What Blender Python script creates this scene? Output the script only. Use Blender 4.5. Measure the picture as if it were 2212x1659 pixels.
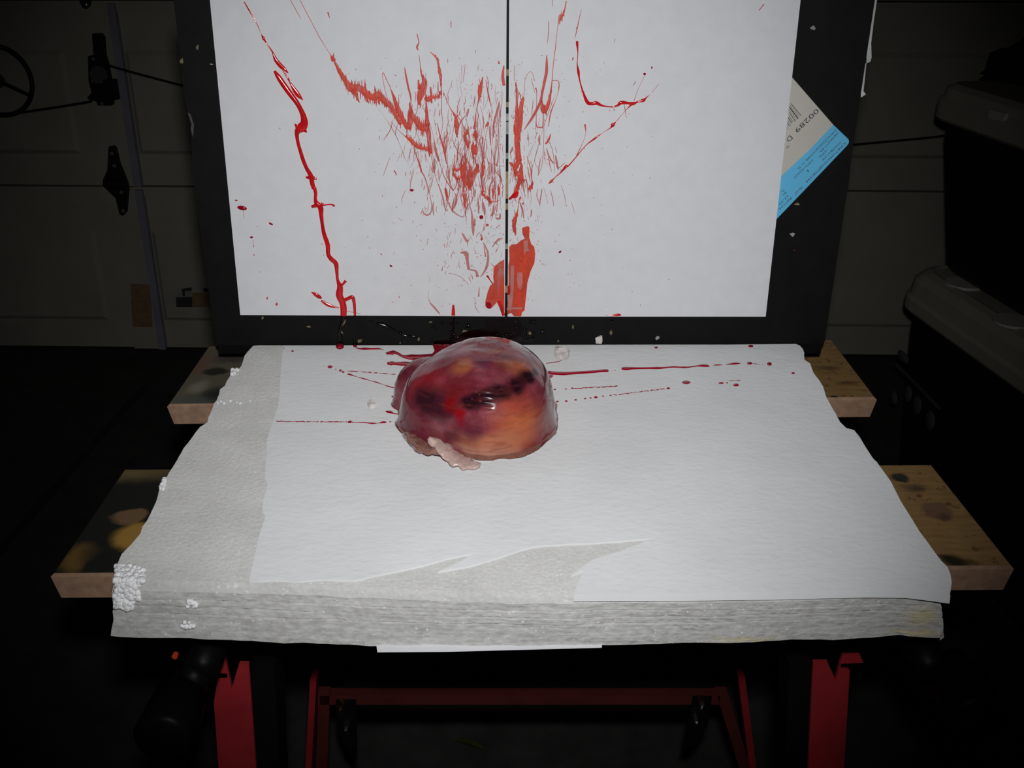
import bpy, bmesh, math, random
from mathutils import Vector, Matrix, noise as mnoise

random.seed(7)
for o in list(bpy.data.objects):
    bpy.data.objects.remove(o, do_unlink=True)
SC = bpy.context.scene
COL = SC.collection

# ------------------------------------------------------------------ camera
F, CX, CY, PITCH = 2250.0, 1106.0, 829.5, math.radians(24.6)
H = 1.20                       # camera height over the floor
ZT = H - 0.345                 # top of the foam slab
ZJ = ZT - 0.035                # top of the workbench jaws
CAM = Vector((0, 0, H))
cam = bpy.data.cameras.new('camera'); camo = bpy.data.objects.new('camera', cam)
COL.objects.link(camo)
cam.sensor_width = 36.0; cam.lens = F / 2212.0 * 36.0; cam.clip_start = 0.02
camo.location = CAM; camo.rotation_euler = (math.pi/2 - PITCH, 0, 0)
SC.camera = camo

# ------------------------------------------------------------------ exposure, world, flash
SC.view_settings.view_transform = 'Standard'
SC.view_settings.look = 'None'
SC.view_settings.gamma = 1.0
SC.view_settings.exposure = 0.0
SC.view_settings.use_curve_mapping = False
W = bpy.data.worlds.new('night'); SC.world = W; W.use_nodes = True
W.node_tree.nodes['Background'].inputs[0].default_value = (0.8, 0.85, 1, 1)
W.node_tree.nodes['Background'].inputs[1].default_value = 0.001
fl = bpy.data.lights.new('camera_flash', 'SPOT'); flo = bpy.data.objects.new('camera_flash', fl)
COL.objects.link(flo)
fl.energy = 20.0; fl.color = (0.98, 0.985, 1.0); fl.shadow_soft_size = 0.012
fl.spot_size = math.radians(68); fl.spot_blend = 1.0
flo.location = CAM + Vector((0.006, 0.0, 0.055))
flo.rotation_euler = (math.pi/2 - math.radians(23.0), 0, math.radians(2.0))

# ------------------------------------------------------------------ pixel -> place
cP, sP = math.cos(PITCH), math.sin(PITCH)
def ray(px, py):
    u, v = (px-CX)/F, (CY-py)/F
    return Vector((u, cP + v*sP, -sP + v*cP))
def on_plane(px, py, p0, n):
    d = ray(px, py)
    return CAM + d * (n.dot(p0-CAM) / n.dot(d))
def on_z(px, py, z):
    return on_plane(px, py, Vector((0, 0, z)), Vector((0, 0, 1)))
def on_y(px, py, y):
    return on_plane(px, py, Vector((0, y, 0)), Vector((0, 1, 0)))
LEAN = math.radians(1.5)
DB = on_z(1106, 745, ZT).y
BN = Vector((0, -math.cos(LEAN), math.sin(LEAN)))
def on_board(px, py, off=0.0):
    return on_plane(px, py, Vector((0, DB, ZT)) + BN*off, BN)
DL, DR = on_z(200, 765, 0), on_z(1900, 783, 0)
DN = Vector((DR.y-DL.y, -(DR.x-DL.x), 0)).normalized()
DU = Vector((-DN.y, DN.x, 0)).normalized()         # along the door, to the right
if DU.x < 0: DU = -DU
def on_door(px, py, off=0.0):
    return on_plane(px, py, DL + DN*off, DN)
def mpp(p):                                        # metres per photo pixel at p
    return (p-CAM).dot(Vector((0, cP, -sP))) / F

# ------------------------------------------------------------------ materials
def lin(c):
    c = c/255.0
    return c/12.92 if c <= 0.04045 else ((c+0.055)/1.055)**2.4
def rgb(r, g, b): return (lin(r), lin(g), lin(b), 1.0)
class NM:
    def __init__(s, name):
        s.m = bpy.data.materials.new(name); s.m.use_nodes = True
        s.t = s.m.node_tree; s.n = s.t.nodes; s.b = s.n['Principled BSDF']
        s.out = s.n['Material Output']
    def new(s, typ, **kw):
        nd = s.n.new(typ)
        for k, v in kw.items(): setattr(nd, k, v)
        return nd
    def link(s, a, b): s.t.links.new(a, b)
    def set(s, **kw):
        for k, v in kw.items(): s.b.inputs[k.replace('_', ' ')].default_value = v
        return s
    def coord(s):
        if not hasattr(s, '_c'): s._c = s.new('ShaderNodeTexCoord')
        return s._c.outputs['Object']
    def noise(s, scale, detail=4, rough=0.55, vec=None, stretch=None):
        nd = s.new('ShaderNodeTexNoise'); nd.inputs['Scale'].default_value = scale
        nd.inputs['Detail'].default_value = detail; nd.inputs['Roughness'].default_value = rough
        v = vec or s.coord()
        if stretch:
            mp = s.new('ShaderNodeMapping'); mp.inputs['Scale'].default_value = stretch
            s.link(v, mp.inputs['Vector']); v = mp.outputs['Vector']
        s.link(v, nd.inputs['Vector']); return nd.outputs['Fac']
    def ramp(s, fac, stops):
        nd = s.new('ShaderNodeValToRGB'); el = nd.color_ramp.elements
        while len(el) < len(stops): el.new(0.5)
        for e, (p, c) in zip(el, stops): e.position = p; e.color = c
        s.link(fac, nd.inputs['Fac']); return nd.outputs['Color']
    def mix(s, fac, a, b):
        nd = s.new('ShaderNodeMix', data_type='RGBA')
        for sock, val in ((nd.inputs[0], fac), (nd.inputs[6], a), (nd.inputs[7], b)):
            if isinstance(val, (tuple, float, int)): sock.default_value = val
            else: s.link(val, sock)
        return nd.outputs[2]
    def math(s, op, a, b=0.0):
        nd = s.new('ShaderNodeMath', operation=op)
        for i, val in enumerate((a, b)):
            if isinstance(val, (float, int)): nd.inputs[i].default_value = val
            else: s.link(val, nd.inputs[i])
        return nd.outputs[0]
    def spot(s, vec, c, r, soft=0.5):
        """soft-edged ellipsoid mask, 1 inside"""
        a = s.new('ShaderNodeVectorMath', operation='SUBTRACT'); s.link(vec, a.inputs[0]); a.inputs[1].default_value = c
        d = s.new('ShaderNodeVectorMath', operation='DIVIDE'); s.link(a.outputs[0], d.inputs[0]); d.inputs[1].default_value = r
        l = s.new('ShaderNodeVectorMath', operation='LENGTH'); s.link(d.outputs[0], l.inputs[0])
        mr = s.new('ShaderNodeMapRange', interpolation_type='SMOOTHSTEP')
        s.link(l.outputs['Value'], mr.inputs['Value'])
        mr.inputs['From Min'].default_value = 1+soft*0.5; mr.inputs['From Max'].default_value = max(0.0, 1-soft)
        return mr.outputs['Result']
    def warp(s, scale, amt, detail=3):
        nd = s.new('ShaderNodeTexNoise'); nd.inputs['Scale'].default_value = scale; nd.inputs['Detail'].default_value = detail
        s.link(s.coord(), nd.inputs['Vector'])
        a = s.new('ShaderNodeVectorMath', operation='SUBTRACT'); s.link(nd.outputs['Color'], a.inputs[0]); a.inputs[1].default_value = (.5, .5, .5)
        b = s.new('ShaderNodeVectorMath', operation='SCALE'); s.link(a.outputs[0], b.inputs[0]); b.inputs['Scale'].default_value = amt
        c = s.new('ShaderNodeVectorMath', operation='ADD'); s.link(s.coord(), c.inputs[0]); s.link(b.outputs[0], c.inputs[1])
        return c.outputs[0]
    def color(s, c):
        if isinstance(c, tuple): s.b.inputs['Base Color'].default_value = c
        else: s.link(c, s.b.inputs['Base Color'])
        return s
    def bump(s, h, strength, dist=0.001, also_coat=False):
        nd = s.new('ShaderNodeBump'); nd.inputs['Strength'].default_value = strength
        nd.inputs['Distance'].default_value = dist; s.link(h, nd.inputs['Height'])
        s.link(nd.outputs['Normal'], s.b.inputs['Normal'])
        if also_coat: s.link(nd.outputs['Normal'], s.b.inputs['Coat Normal'])
        return s

def plain(name, c, rough=0.5, nscale=40, var=0.25, spec=0.5, bump=0.0, metal=0.0):
    k = NM(name); k.set(Roughness=rough, Metallic=metal); k.b.inputs['Specular IOR Level'].default_value = spec
    f = k.noise(nscale)
    d = tuple(x*(1-var) for x in c[:3])+(1,); l = tuple(min(1, x*(1+var)) for x in c[:3])+(1,)
    k.color(k.ramp(f, [(0.3, d), (0.7, l)]))
    if bump: k.bump(f, bump)
    return k.m

# paper
k = NM('printer_paper'); k.set(Roughness=0.8); k.b.inputs['Specular IOR Level'].default_value = 0.2
f = k.noise(90, 5); k.color(k.ramp(f, [(0.3, (.73, .735, .755, 1)), (0.7, (.77, .775, .79, 1))])); k.bump(k.noise(400, 3), 0.08, 0.0003)
M_PAPER = k.m
# foam
def foam(name, lo, hi, layers=False):
    k = NM(name); k.set(Roughness=0.7); k.b.inputs['Diffuse Roughness'].default_value = 0.6; k.b.inputs['Specular IOR Level'].default_value = 0.25
    v = k.new('ShaderNodeTexVoronoi'); v.inputs['Scale'].default_value = 330
    k.link(k.coord(), v.inputs['Vector'])
    big = k.noise(28, 4)
    if layers:
        lay = k.noise(1.0, 3, 0.6, stretch=(18, 18, 420))
        st = k.noise(1.0, 2, 0.6, stretch=(170, 170, 460))
        f = k.math('ADD', k.math('MULTIPLY', lay, 0.35), k.math('ADD', k.math('MULTIPLY', st, 0.55), k.math('MULTIPLY', big, 0.1)))
        col = k.ramp(f, [(0.33, lo), (0.66, hi)])
        hgt = k.math('ADD', k.math('MULTIPLY', lay, 1.2), k.math('SUBTRACT', k.math('MULTIPLY', st, 0.8), v.outputs['Distance']))
        k.bump(hgt, 0.5, 0.0016)
    else:
        sp = k.noise(420, 2)
        f = k.math('ADD', k.math('MULTIPLY', big, 0.55), k.math('MULTIPLY', sp, 0.45))
        col = k.ramp(f, [(0.3, lo), (0.62, hi), (0.74, (min(1, hi[0]*1.35), min(1, hi[1]*1.35), min(1, hi[2]*1.35), 1))])
        k.bump(k.math('SUBTRACT', k.math('MULTIPLY', big, 1.5), v.outputs['Distance']), 0.45, 0.0014)
    fv = k.new('ShaderNodeTexVoronoi'); fv.inputs['Scale'].default_value = 260; k.link(k.coord(), fv.inputs['Vector'])
    fl_ = k.ramp(k.math('ADD', fv.outputs['Distance'], k.math('MULTIPLY', k.noise(70, 2), .55)), [(.33, (1, 1, 1, 1)), (.42, (0, 0, 0, 1))])
    col = k.mix(k.math('MULTIPLY', fl_, .5), col, (.82, .82, .80, 1))
    k.color(col); return k
M_FOAM_TOP = foam('white_foam', (.48, .475, .455, 1), (.60, .595, .575, 1)).m
kf = foam('cut_foam_side', (.33, .325, .31, 1), (.56, .555, .54, 1), True)
# yellow stain near the right front corner
ws = kf.warp(90, 0.01)
c1 = on_z(2010, 1335, ZT-.012); c2 = on_z(1985, 1362, ZT-.030); c3 = on_z(1610, 1378, ZT-.033)
base = kf.b.inputs['Base Color'].links[0].from_socket
m1 = kf.spot(ws, (c1.x, c1.y, ZT-.020), (.010, .02, .008), 1.0)
m2 = kf.spot(ws, (c2.x, c2.y, ZT-.032), (.014, .02, .003), 1.0)
m3 = kf.spot(ws, (c3.x, c3.y, ZT-.033), (.018, .02, .003), 1.0)
mm = kf.math('MULTIPLY', kf.math('MAXIMUM', kf.math('MAXIMUM', m1, m2), kf.math('MULTIPLY', m3, .6)), 0.75)
kf.color(kf.mix(mm, base, (.62, .52, .22, 1)))
M_FOAM_SIDE = kf.m
k = NM('foam_paper_facing'); k.set(Roughness=0.75); k.b.inputs['Diffuse Roughness'].default_value = 0.6; k.b.inputs['Specular IOR Level'].default_value = 0.2
f1 = k.noise(1.0, 3, 0.6, stretch=(42, 60, 40)); f2 = k.noise(1.0, 2, 0.5, stretch=(150, 210, 90))
k.color(k.ramp(k.noise(16, 4), [(0.3, (.61, .615, .615, 1)), (0.7, (.665, .67, .67, 1))]))
k.bump(k.math('ADD', f1, k.math('MULTIPLY', f2, 0.8)), 0.5, 0.0022)
M_FACING = k.m
M_BEAD = plain('foam_bead', (.86, .86, .86, 1), 0.6, 200, 0.08)
# blood
def blood(name, c, rough=0.12, alpha=1.0, var=0.2, valpha=False, coat=0.6):
    k = NM(name); k.set(Roughness=rough, Alpha=alpha)
    f = k.noise(160, 3)
    k.color(k.ramp(f, [(0.3, tuple(x*(1-var) for x in c[:3])+(1,)), (0.7, tuple(min(1, x*(1+var)) for x in c[:3])+(1,))]))
    k.b.inputs['Coat Weight'].default_value = coat; k.b.inputs['Coat Roughness'].default_value = 0.06
    if valpha:
        g = k.noise(70, 4, 0.6, stretch=(2.2, 1, 0.6))
        mr = k.new('ShaderNodeMapRange'); k.link(g, mr.inputs['Value'])
        mr.inputs['From Min'].default_value = 0.35; mr.inputs['From Max'].default_value = 0.6
        mr.inputs['To Min'].default_value = alpha*0.6; mr.inputs['To Max'].default_value = min(1, alpha*1.15)
        k.link(mr.outputs[0], k.b.inputs['Alpha'])
    k.bump(k.noise(300, 2), 0.12, 0.0004)
    return k.m
M_BRUN = blood('wet_red_liquid', rgb(206, 28, 34))
M_BSMEAR = blood('orange_red_smear', rgb(224, 68, 38), 0.5, 0.80, 0.10, True, 0.05)
M_BMID = blood('thin_red_streak', rgb(216, 62, 50), 0.5, 0.80, 0.15, False, 0.08)
M_BTHIN = blood('faint_red_streak', rgb(208, 84, 76), 0.6, 0.55, 0.15, False, 0.1)
M_BPALE = blood('pale_pink_smear', rgb(230, 160, 152), 0.4, 0.5, 0.1, False, 0.1)
M_BDARK = blood('dark_red_liquid', rgb(160, 8, 36), 0.1, 1.0, 0.15)
M_BBLACK = blood('blood_over_black_paint', rgb(9, 2, 3), 0.14, 1.0, 0.2, False, 0.15)
# black board
k = NM('black_painted_board'); k.set(Roughness=0.6); k.b.inputs['Specular IOR Level'].default_value = 0.15
k.color(k.ramp(k.noise(60, 6, 0.65), [(0.3, (.0035, .0035, .0035, 1)), (0.75, (.0065, .0065, .006, 1))])); k.bump(k.noise(300, 3), 0.1, 0.0005)
M_BOARD = k.m
M_STRIP = plain('black_bottom_strip', (.003, .003, .003, 1), 0.8, spec=.1)
M_SLOT = plain('bare_tan_board', rgb(160, 138, 104), 0.8, 120, 0.3)
M_CHIP = plain('bare_tan_chip', rgb(116, 102, 76), 0.8, 120, 0.35)
M_CHIPW = plain('whitish_chip', rgb(150, 150, 142), 0.7, 120, 0.3)
M_TORN = plain('torn_paper_edge', (.55, .58, .56, 1), 0.8)
M_LABEL = plain('label_white', rgb(196, 192, 182), 0.6, 30, 0.04)
M_LABELB = plain('label_blue', rgb(96, 190, 234), 0.6, 30, 0.04)
M_INK = plain('print_ink', (.045, .045, .05, 1), 0.7)
# bench
M_RED = plain('red_enamel', rgb(154, 38, 44), 0.5, 30, 0.15)
M_REDDIM = plain('dark_red_enamel', rgb(84, 28, 26), 0.6, 30, 0.2)  # darker red for the cross bar and braces
M_BLACKM = plain('black_steel', (.004, .004, .004, 1), 0.6, 30, 0.2, spec=.12)
M_BLACKP = plain('black_plastic', (.003, .003, .003, 1), 0.42, 30, 0.2, spec=.06)
M_BRASS = plain('brass_bolt', (.75, .5, .12, 1), 0.25, 30, 0.1, metal=1.0)
M_STEEL = plain('zinc_bolt', (.6, .6, .58, 1), 0.3, 30, 0.1, metal=1.0)
M_DULL = plain('dull_screw_metal', (.10, .10, .09, 1), 0.55, 30, 0.2, spec=.3)
# setting
k = NM('dark_concrete'); k.set(Roughness=0.85); k.color(k.ramp(k.noise(14, 6, 0.65), [(0.3, (.030, .030, .028, 1)), (0.75, (.066, .070, .062, 1))])); k.bump(k.noise(60, 5), 0.2, 0.002)
M_FLOOR = k.m
M_WALL = plain('dim_plaster', (.10, .10, .09, 1), 0.9, 6)
M_DOOR = plain('garage_door_paint', rgb(172, 168, 152), 0.65, 8, 0.07)
M_DOORLIP = plain('galvanised_flange', rgb(152, 152, 166), 0.5, 12, 0.1)
M_SEAL = plain('black_rubber_seal', (.02, .02, .02, 1), 0.8)
M_HINGE = plain('dark_hinge_metal', (.014, .014, .013, 1), 0.5, 60, 0.4, spec=.25)
M_TAPE = plain('brown_tape', rgb(150, 122, 86), 0.6, 50, 0.2)
M_STICKW = plain('sticker_grey', rgb(150, 148, 138), 0.6)
M_CORD = plain('dark_cord', (.006, .006, .006, 1), 0.7)
M_LID = plain('cooler_lid_grey', rgb(176, 168, 152), 0.5, 8, 0.08)
M_LIDW = plain('cooler_lid_pale_lit', rgb(206, 202, 190), 0.5, 12, 0.08)  # lighter grey: latch colour, and light-facing brightness painted into the cup holders
M_BODY = plain('cooler_body_dark', (.016, .010, .012, 1), 0.6, 10, 0.15)
M_EMBOSS = plain('cooler_emblem_grey', (.09, .09, .095, 1), 0.6, 10)
M_BAG = plain('dark_cloth', (.012, .013, .010, 1), 0.9, 30, 0.4)

# ------------------------------------------------------------------ building helpers
def mesh_obj(name, verts, faces, mat, parent=None, smooth=False):
    me = bpy.data.meshes.new(name)
    me.from_pydata([tuple(v) for v in verts], [], faces); me.update()
    bm = bmesh.new(); bm.from_mesh(me)
    bmesh.ops.recalc_face_normals(bm, faces=bm.faces); bm.to_mesh(me); bm.free()
    if smooth:
        for p in me.polygons: p.use_smooth = True
    for m in (mat if isinstance(mat, list) else [mat]): me.materials.append(m)
    return add(name, me, parent)
def add(name, me, parent=None):
    o = bpy.data.objects.new(name, me); COL.objects.link(o)
    if parent is not None:
        o.parent = parent
        o.matrix_parent_inverse = Matrix.Translation(-parent.location) if parent.type == 'EMPTY' else Matrix.Identity(4)
    return o
def thing(name, label, cat, loc, group=None):
    o = bpy.data.objects.new(name, None); COL.objects.link(o); o.location = loc
    o.empty_display_size = 0.05
    o['label'] = label; o['category'] = cat
    if group: o['group'] = group
    return o
def tag(o, label, cat, group=None):
    o['label'] = label; o['category'] = cat
    if group: o['group'] = group
    return o
class MB:
    def __init__(s): s.v = []; s.f = []
    def put(s, vs, fs):
        n = len(s.v); s.v += [Vector(v) for v in vs]; s.f += [tuple(i+n for i in f) for f in fs]
    def prism(s, poly, n, t):
        """polygon (front face) extruded by t against n"""
        k = len(poly); vs = list(poly) + [Vector(p)-n*t for p in poly]
        s.put(vs, [tuple(range(k)), tuple(range(2*k-1, k-1, -1))] + [(i, (i+1) % k, k+(i+1) % k, k+i) for i in range(k)])
    def box(s, x0, x1, y0, y1, z0, z1):
        s.prism([Vector((x0, y0, z1)), Vector((x1, y0, z1)), Vector((x1, y1, z1)), Vector((x0, y1, z1))], Vector((0, 0, 1)), z1-z0)
    def obox(s, o, ax, ay, az):
        """box from corner o along three vectors"""
        p = [o, o+ax, o+ax+ay, o+ay]
        s.put(p+[q+az for q in p], [(3, 2, 1, 0), (4, 5, 6, 7), (0, 1, 5, 4), (1, 2, 6, 5), (2, 3, 7, 6), (3, 0, 4, 7)])
    def bar(s, a, b, w, h, up=Vector((0, 0, 1))):
        d = (b-a).normalized(); sx = d.cross(up).normalized(); sy = sx.cross(d).normalized()
        s.obox(a - sx*w/2 - sy*h/2, sx*w, sy*h, b-a)
    def tube(s, pts, r, n=8, close=False):
        rings = []; N = len(pts)
        rr = r if isinstance(r, list) else [r]*N
        for i, p in enumerate(pts):
            d = (pts[(i+1) % N]-pts[i-1]) if close else (pts[min(i+1, N-1)]-pts[max(i-1, 0)])
            d.normalize(); u = d.cross(Vector((0, 0.3, 1)))
            if u.length < 1e-4: u = d.cross(Vector((1, 0, 0)))
            u.normalize(); w = d.cross(u)
            rings.append([p + (u*math.cos(2*math.pi*j/n) + w*math.sin(2*math.pi*j/n))*rr[i] for j in range(n)])
        vs = [q for g in rings for q in g]; fs = []
        for i in range(N if close else N-1):
            a, b = i*n, ((i+1) % N)*n
            fs += [(a+j, a+(j+1) % n, b+(j+1) % n, b+j) for j in range(n)]
        if not close: fs += [tuple(range(n)), tuple(range((N-1)*n, N*n))]
        s.put(vs, fs)
    def ribbon(s, pts, ws, n, h):
        """domed bead of liquid following pts on a surface with normal n; ws full widths"""
        N = len(pts); prof = ((-.5, 0), (-.36, .75), (0, 1), (.36, .75), (.5, 0)); K = len(prof); vs = []; fs = []
        for i, p in enumerate(pts):
            d = (pts[min(i+1, N-1)]-pts[max(i-1, 0)])
            if d.length < 1e-9: d = Vector((1, 0, 0))
            t = d.normalized().cross(n).normalized()
            hh = min(h, ws[i]*0.35)
            vs += [p + t*(a*ws[i]) + n*(b*hh) for a, b in prof]
        for i in range(N-1):
            fs += [(i*K+j, i*K+j+1, (i+1)*K+j+1, (i+1)*K+j) for j in range(K-1)]
        fs += [tuple(range(K)), tuple(range((N-1)*K, N*K))]
        s.put(vs, fs)
    def dome(s, c, ax, ay, n, h, k=10):
        """small drop with half axes ax, ay"""
        vs = []; fs = []
        for q, (r, z) in enumerate(((1, 0), (.75, .7))):
            vs += [c + ax*(r*math.cos(2*math.pi*j/k)) + ay*(r*math.sin(2*math.pi*j/k)) + n*(h*z) for j in range(k)]
        vs.append(c+n*h)
        fs += [(j, (j+1) % k, k+(j+1) % k, k+j) for j in range(k)] + [(k+j, k+(j+1) % k, 2*k) for j in range(k)]
        s.put(vs, fs)
    def cyl(s, a, b, r, n=16, r2=None):
        d = (b-a).normalized(); u = d.cross(Vector((0.2, 0.1, 1))).normalized(); w = d.cross(u)
        r2 = r if r2 is None else r2
        vs = [a+(u*math.cos(2*math.pi*j/n)+w*math.sin(2*math.pi*j/n))*r for j in range(n)]
        vs += [b+(u*math.cos(2*math.pi*j/n)+w*math.sin(2*math.pi*j/n))*r2 for j in range(n)]
        s.put(vs, [tuple(range(n)), tuple(range(n, 2*n))]+[(j, (j+1) % n, n+(j+1) % n, n+j) for j in range(n)])
    def build(s, name, mat, parent=None, smooth=False):
        return mesh_obj(name, s.v, s.f, mat, parent, smooth)
def smooth_path(P, step=5):
    """Catmull-Rom through (x,y,w) controls"""
    if len(P) < 3: 
        a, b = P[0], P[-1]
        return [tuple(a[k]+(b[k]-a[k])*t/4 for k in range(3)) for t in range(5)]
    out = []
    Q = [P[0]]+list(P)+[P[-1]]
    for i in range(1, len(Q)-2):
        p0, p1, p2, p3 = Q[i-1], Q[i], Q[i+1], Q[i+2]
        for t in range(step):
            t /= step
            out.append(tuple(.5*((2*p1[k])+(-p0[k]+p2[k])*t+(2*p0[k]-5*p1[k]+4*p2[k]-p3[k])*t*t+(-p0[k]+3*p1[k]-3*p2[k]+p3[k])*t**3) for k in range(3)))
    out.append(tuple(P[-1])); return [(x, y, max(w, 0.4)) for x, y, w in out]

# ================================================================== SETTING
def struct(o): o['kind'] = 'structure'; return o
b = MB(); b.box(-2.8, 2.8, -2.6, 3.6, -0.1, 0); struct(b.build('floor', M_FLOOR))
b = MB(); b.box(-2.8, 2.8, -2.6, 3.6, 2.6, 2.7); struct(b.build('ceiling', M_WALL))
b = MB(); b.box(-2.9, -2.8, -2.6, 3.6, 0, 2.6); struct(b.build('wall_left', M_WALL))
b = MB(); b.box(2.8, 2.9, -2.6, 3.6, 0, 2.6); struct(b.build('wall_right', M_WALL))
b = MB(); b.box(-2.8, 2.8, -2.7, -2.6, 0, 2.6); struct(b.build('wall_back', M_WALL))
b = MB(); b.box(-2.8, 2.8, 3.5, 3.6, 0, 2.6); struct(b.build('wall_front', M_WALL))
# floor joint running away on the left
a, c = on_z(315, 832, 0), on_z(-40, 1235, 0)
b = MB(); b.bar(a+Vector((0, 0, .0005)), c+Vector((0, 0, .0005)), .022, .003); struct(b.build('trim_1', M_SEAL))

# garage door: sections, stiles, hinges
door = bpy.data.objects.new('door_1', None); COL.objects.link(door); door.location = DL; door['kind'] = 'structure'
UPV = Vector((0, 0, 1))
def zdoor(px, py): return on_door(px, py).z
z_joint = zdoor(150, 399)
SEC = z_joint - 0.025
XL, XR = -2.35, 3.1
def dpt(u, z, off=0): return DL + DU*u + UPV*z + DN*off
def upos(px, py): return (on_door(px, py)-DL).dot(DU)
u_st = [upos(262, 500)]
u_st0 = u_st[0]
PAN_W = 0.0
stiles = [u_st0 - 1.24, u_st0, u_st0 + 1.24, u_st0 + 2.48]
for i in range(4):
    z0 = 0.025 + i*SEC; z1 = z0 + SEC - 0.004
    s = MB(); s.obox(dpt(XL, z0, -0.04), DU*(XR-XL), DN*0.04, UPV*(z1-z0)); sec = s.build('door_section', M_DOOR, door)
    # rail lip along the top joint
    s = MB(); s.obox(dpt(XL, z1-0.026, 0.0), DU*(XR-XL), DN*0.007, UPV*0.026); s.build('section_rail', M_DOOR, sec)
    # raised panels, two between each pair of stiles
    for a_, c_ in zip(stiles[:-1], stiles[1:]):
        for h_ in (0, 1):
            w = (c_-a_-0.10)/2
            ua = a_+0.075+h_*w+0.01; ub = ua+w-0.06
            za, zb = z0+0.085, z0+SEC-0.125
            t = 0.009; g = 0.012
            vs = [dpt(ua, za), dpt(ub, za), dpt(ub, zb), dpt(ua, zb), dpt(ua+g, za+g, t), dpt(ub-g, za+g, t), dpt(ub-g, zb-g, t), dpt(ua+g, zb-g, t)]
            mesh_obj('raised_panel', vs, [(0, 1, 5, 4), (1, 2, 6, 5), (2, 3, 7, 6), (3, 0, 4, 7), (4, 5, 6, 7)], M_DOOR, sec)
    for u in stiles:
        s = MB(); s.obox(dpt(u-0.012, z0, 0), DU*0.075, DN*0.012, UPV*(z1-z0-0.006)); st = s.build('door_stile', M_DOOR, sec)
        s = MB(); s.obox(dpt(u+0.063, z0, 0), DU*0.020, DN*0.020, UPV*(z1-z0-0.006)); s.build('stile_flange', M_DOORLIP, sec)
s = MB(); s.obox(dpt(XL, 0, -0.03), DU*(XR-XL), DN*0.05, UPV*0.022); s.build('bottom_seal', M_SEAL, door)
def cropf(ox, oy, sc): return lambda x, y: (ox+x/sc, oy+y/sc)
C1 = cropf(0, 0, 3.95)
def door_prism(name, pts, off, t, mat, parent=door, f=C1):
    s = MB(); s.prism([on_door(*f(x, y), off) for x, y in pts], DN, t); return s.build(name, mat, parent)
hinge = [(785, 290), (850, 290), (872, 320), (885, 480), (905, 540), (920, 620), (945, 760), (955, 800), (950, 900), (835, 900), (820, 865), (760, 855), (745, 830), (780, 790), (755, 690), (750, 480), (797, 470)]
hg = door_prism('latch_plate', hinge, .034, .022, M_HINGE)
s = MB(); s.cyl(on_door(*C1(840, 640), .05), on_door(*C1(840, 640), .03), .022, 14); s.build('latch_pin', M_HINGE, hg)
s = MB(); s.obox(on_door(*C1(905, 850), .05), DU*.03, DN*-.02, UPV*.05); s.build('latch_block', M_HINGE, hg)
for cx_, cy_ in ((797, 505), (780, 625), (790, 690), (870, 885), (900, 765)):
    s = MB(); s.cyl(on_door(*C1(cx_, cy_), .037), on_door(*C1(cx_, cy_), .033), .004, 8); s.build('screw', M_DULL, hg)
hinge2 = [(925, 1255), (960, 1245), (985, 1270), (1015, 1400), (1050, 1480), (1080, 1560), (1092, 1610), (1085, 1690), (1075, 1810), (1050, 1840), (1020, 1830), (985, 1690), (890, 1600), (880, 1530), (915, 1450)]
hg = door_prism('hinge', hinge2, .026, .014, M_HINGE)
s = MB(); s.cyl(on_door(*C1(890, 1555), .036), on_door(*C1(1085, 1585), .036), .012, 12); s.build('hinge_knuckle', M_HINGE, hg)
for cx_, cy_ in ((955, 1310), (975, 1415), (1035, 1640), (1050, 1800)):
    s = MB(); s.cyl(on_door(*C1(cx_, cy_), .030), on_door(*C1(cx_, cy_), .025), .005, 8); s.build('screw', M_DULL, hg)
hg = door_prism('hinge', [(640, -120), (740, -120), (765, 0), (757, 55), (730, 78), (700, 62), (665, -20)], .026, .014, M_HINGE)
s = MB(); s.dome(on_door(*C1(735, 42), .026), DU*.006, UPV*.009, DN, .005); s.build('screw', M_STEEL, hg, True)
C2 = cropf(0, 400, 3.95)
door_prism('tape_patch', [(1112, 840), (1268, 850), (1290, 905), (1300, 1212), (1132, 1212), (1112, 900)], .0135, .0012, M_TAPE, f=C2)
st = door_prism('sticker', [(1500, 950), (1560, 880), (1640, 880), (1640, 1040), (1505, 1040)], .0105, .0012, M_STICKW, f=C2)
door_prism('sticker_print', [(1500, 958), (1640, 955), (1640, 1040), (1505, 1040)], .0111, .0005, M_INK, st, C2)
door_prism('sticker_print', [(1548, 885), (1635, 872), (1635, 898), (1575, 905), (1580, 945), (1560, 950)], .0111, .0005, M_INK, st, C2)
st = door_prism('tape_patch', [(1640, 920), (1830, 920), (1830, 1040), (1640, 1040)], .0105, .0012, M_TAPE, f=C2)
door_prism('sticker_print', [(1730, 880), (1830, 880), (1830, 912), (1740, 912)], .0105, .0006, M_INK, st, C2)

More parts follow.
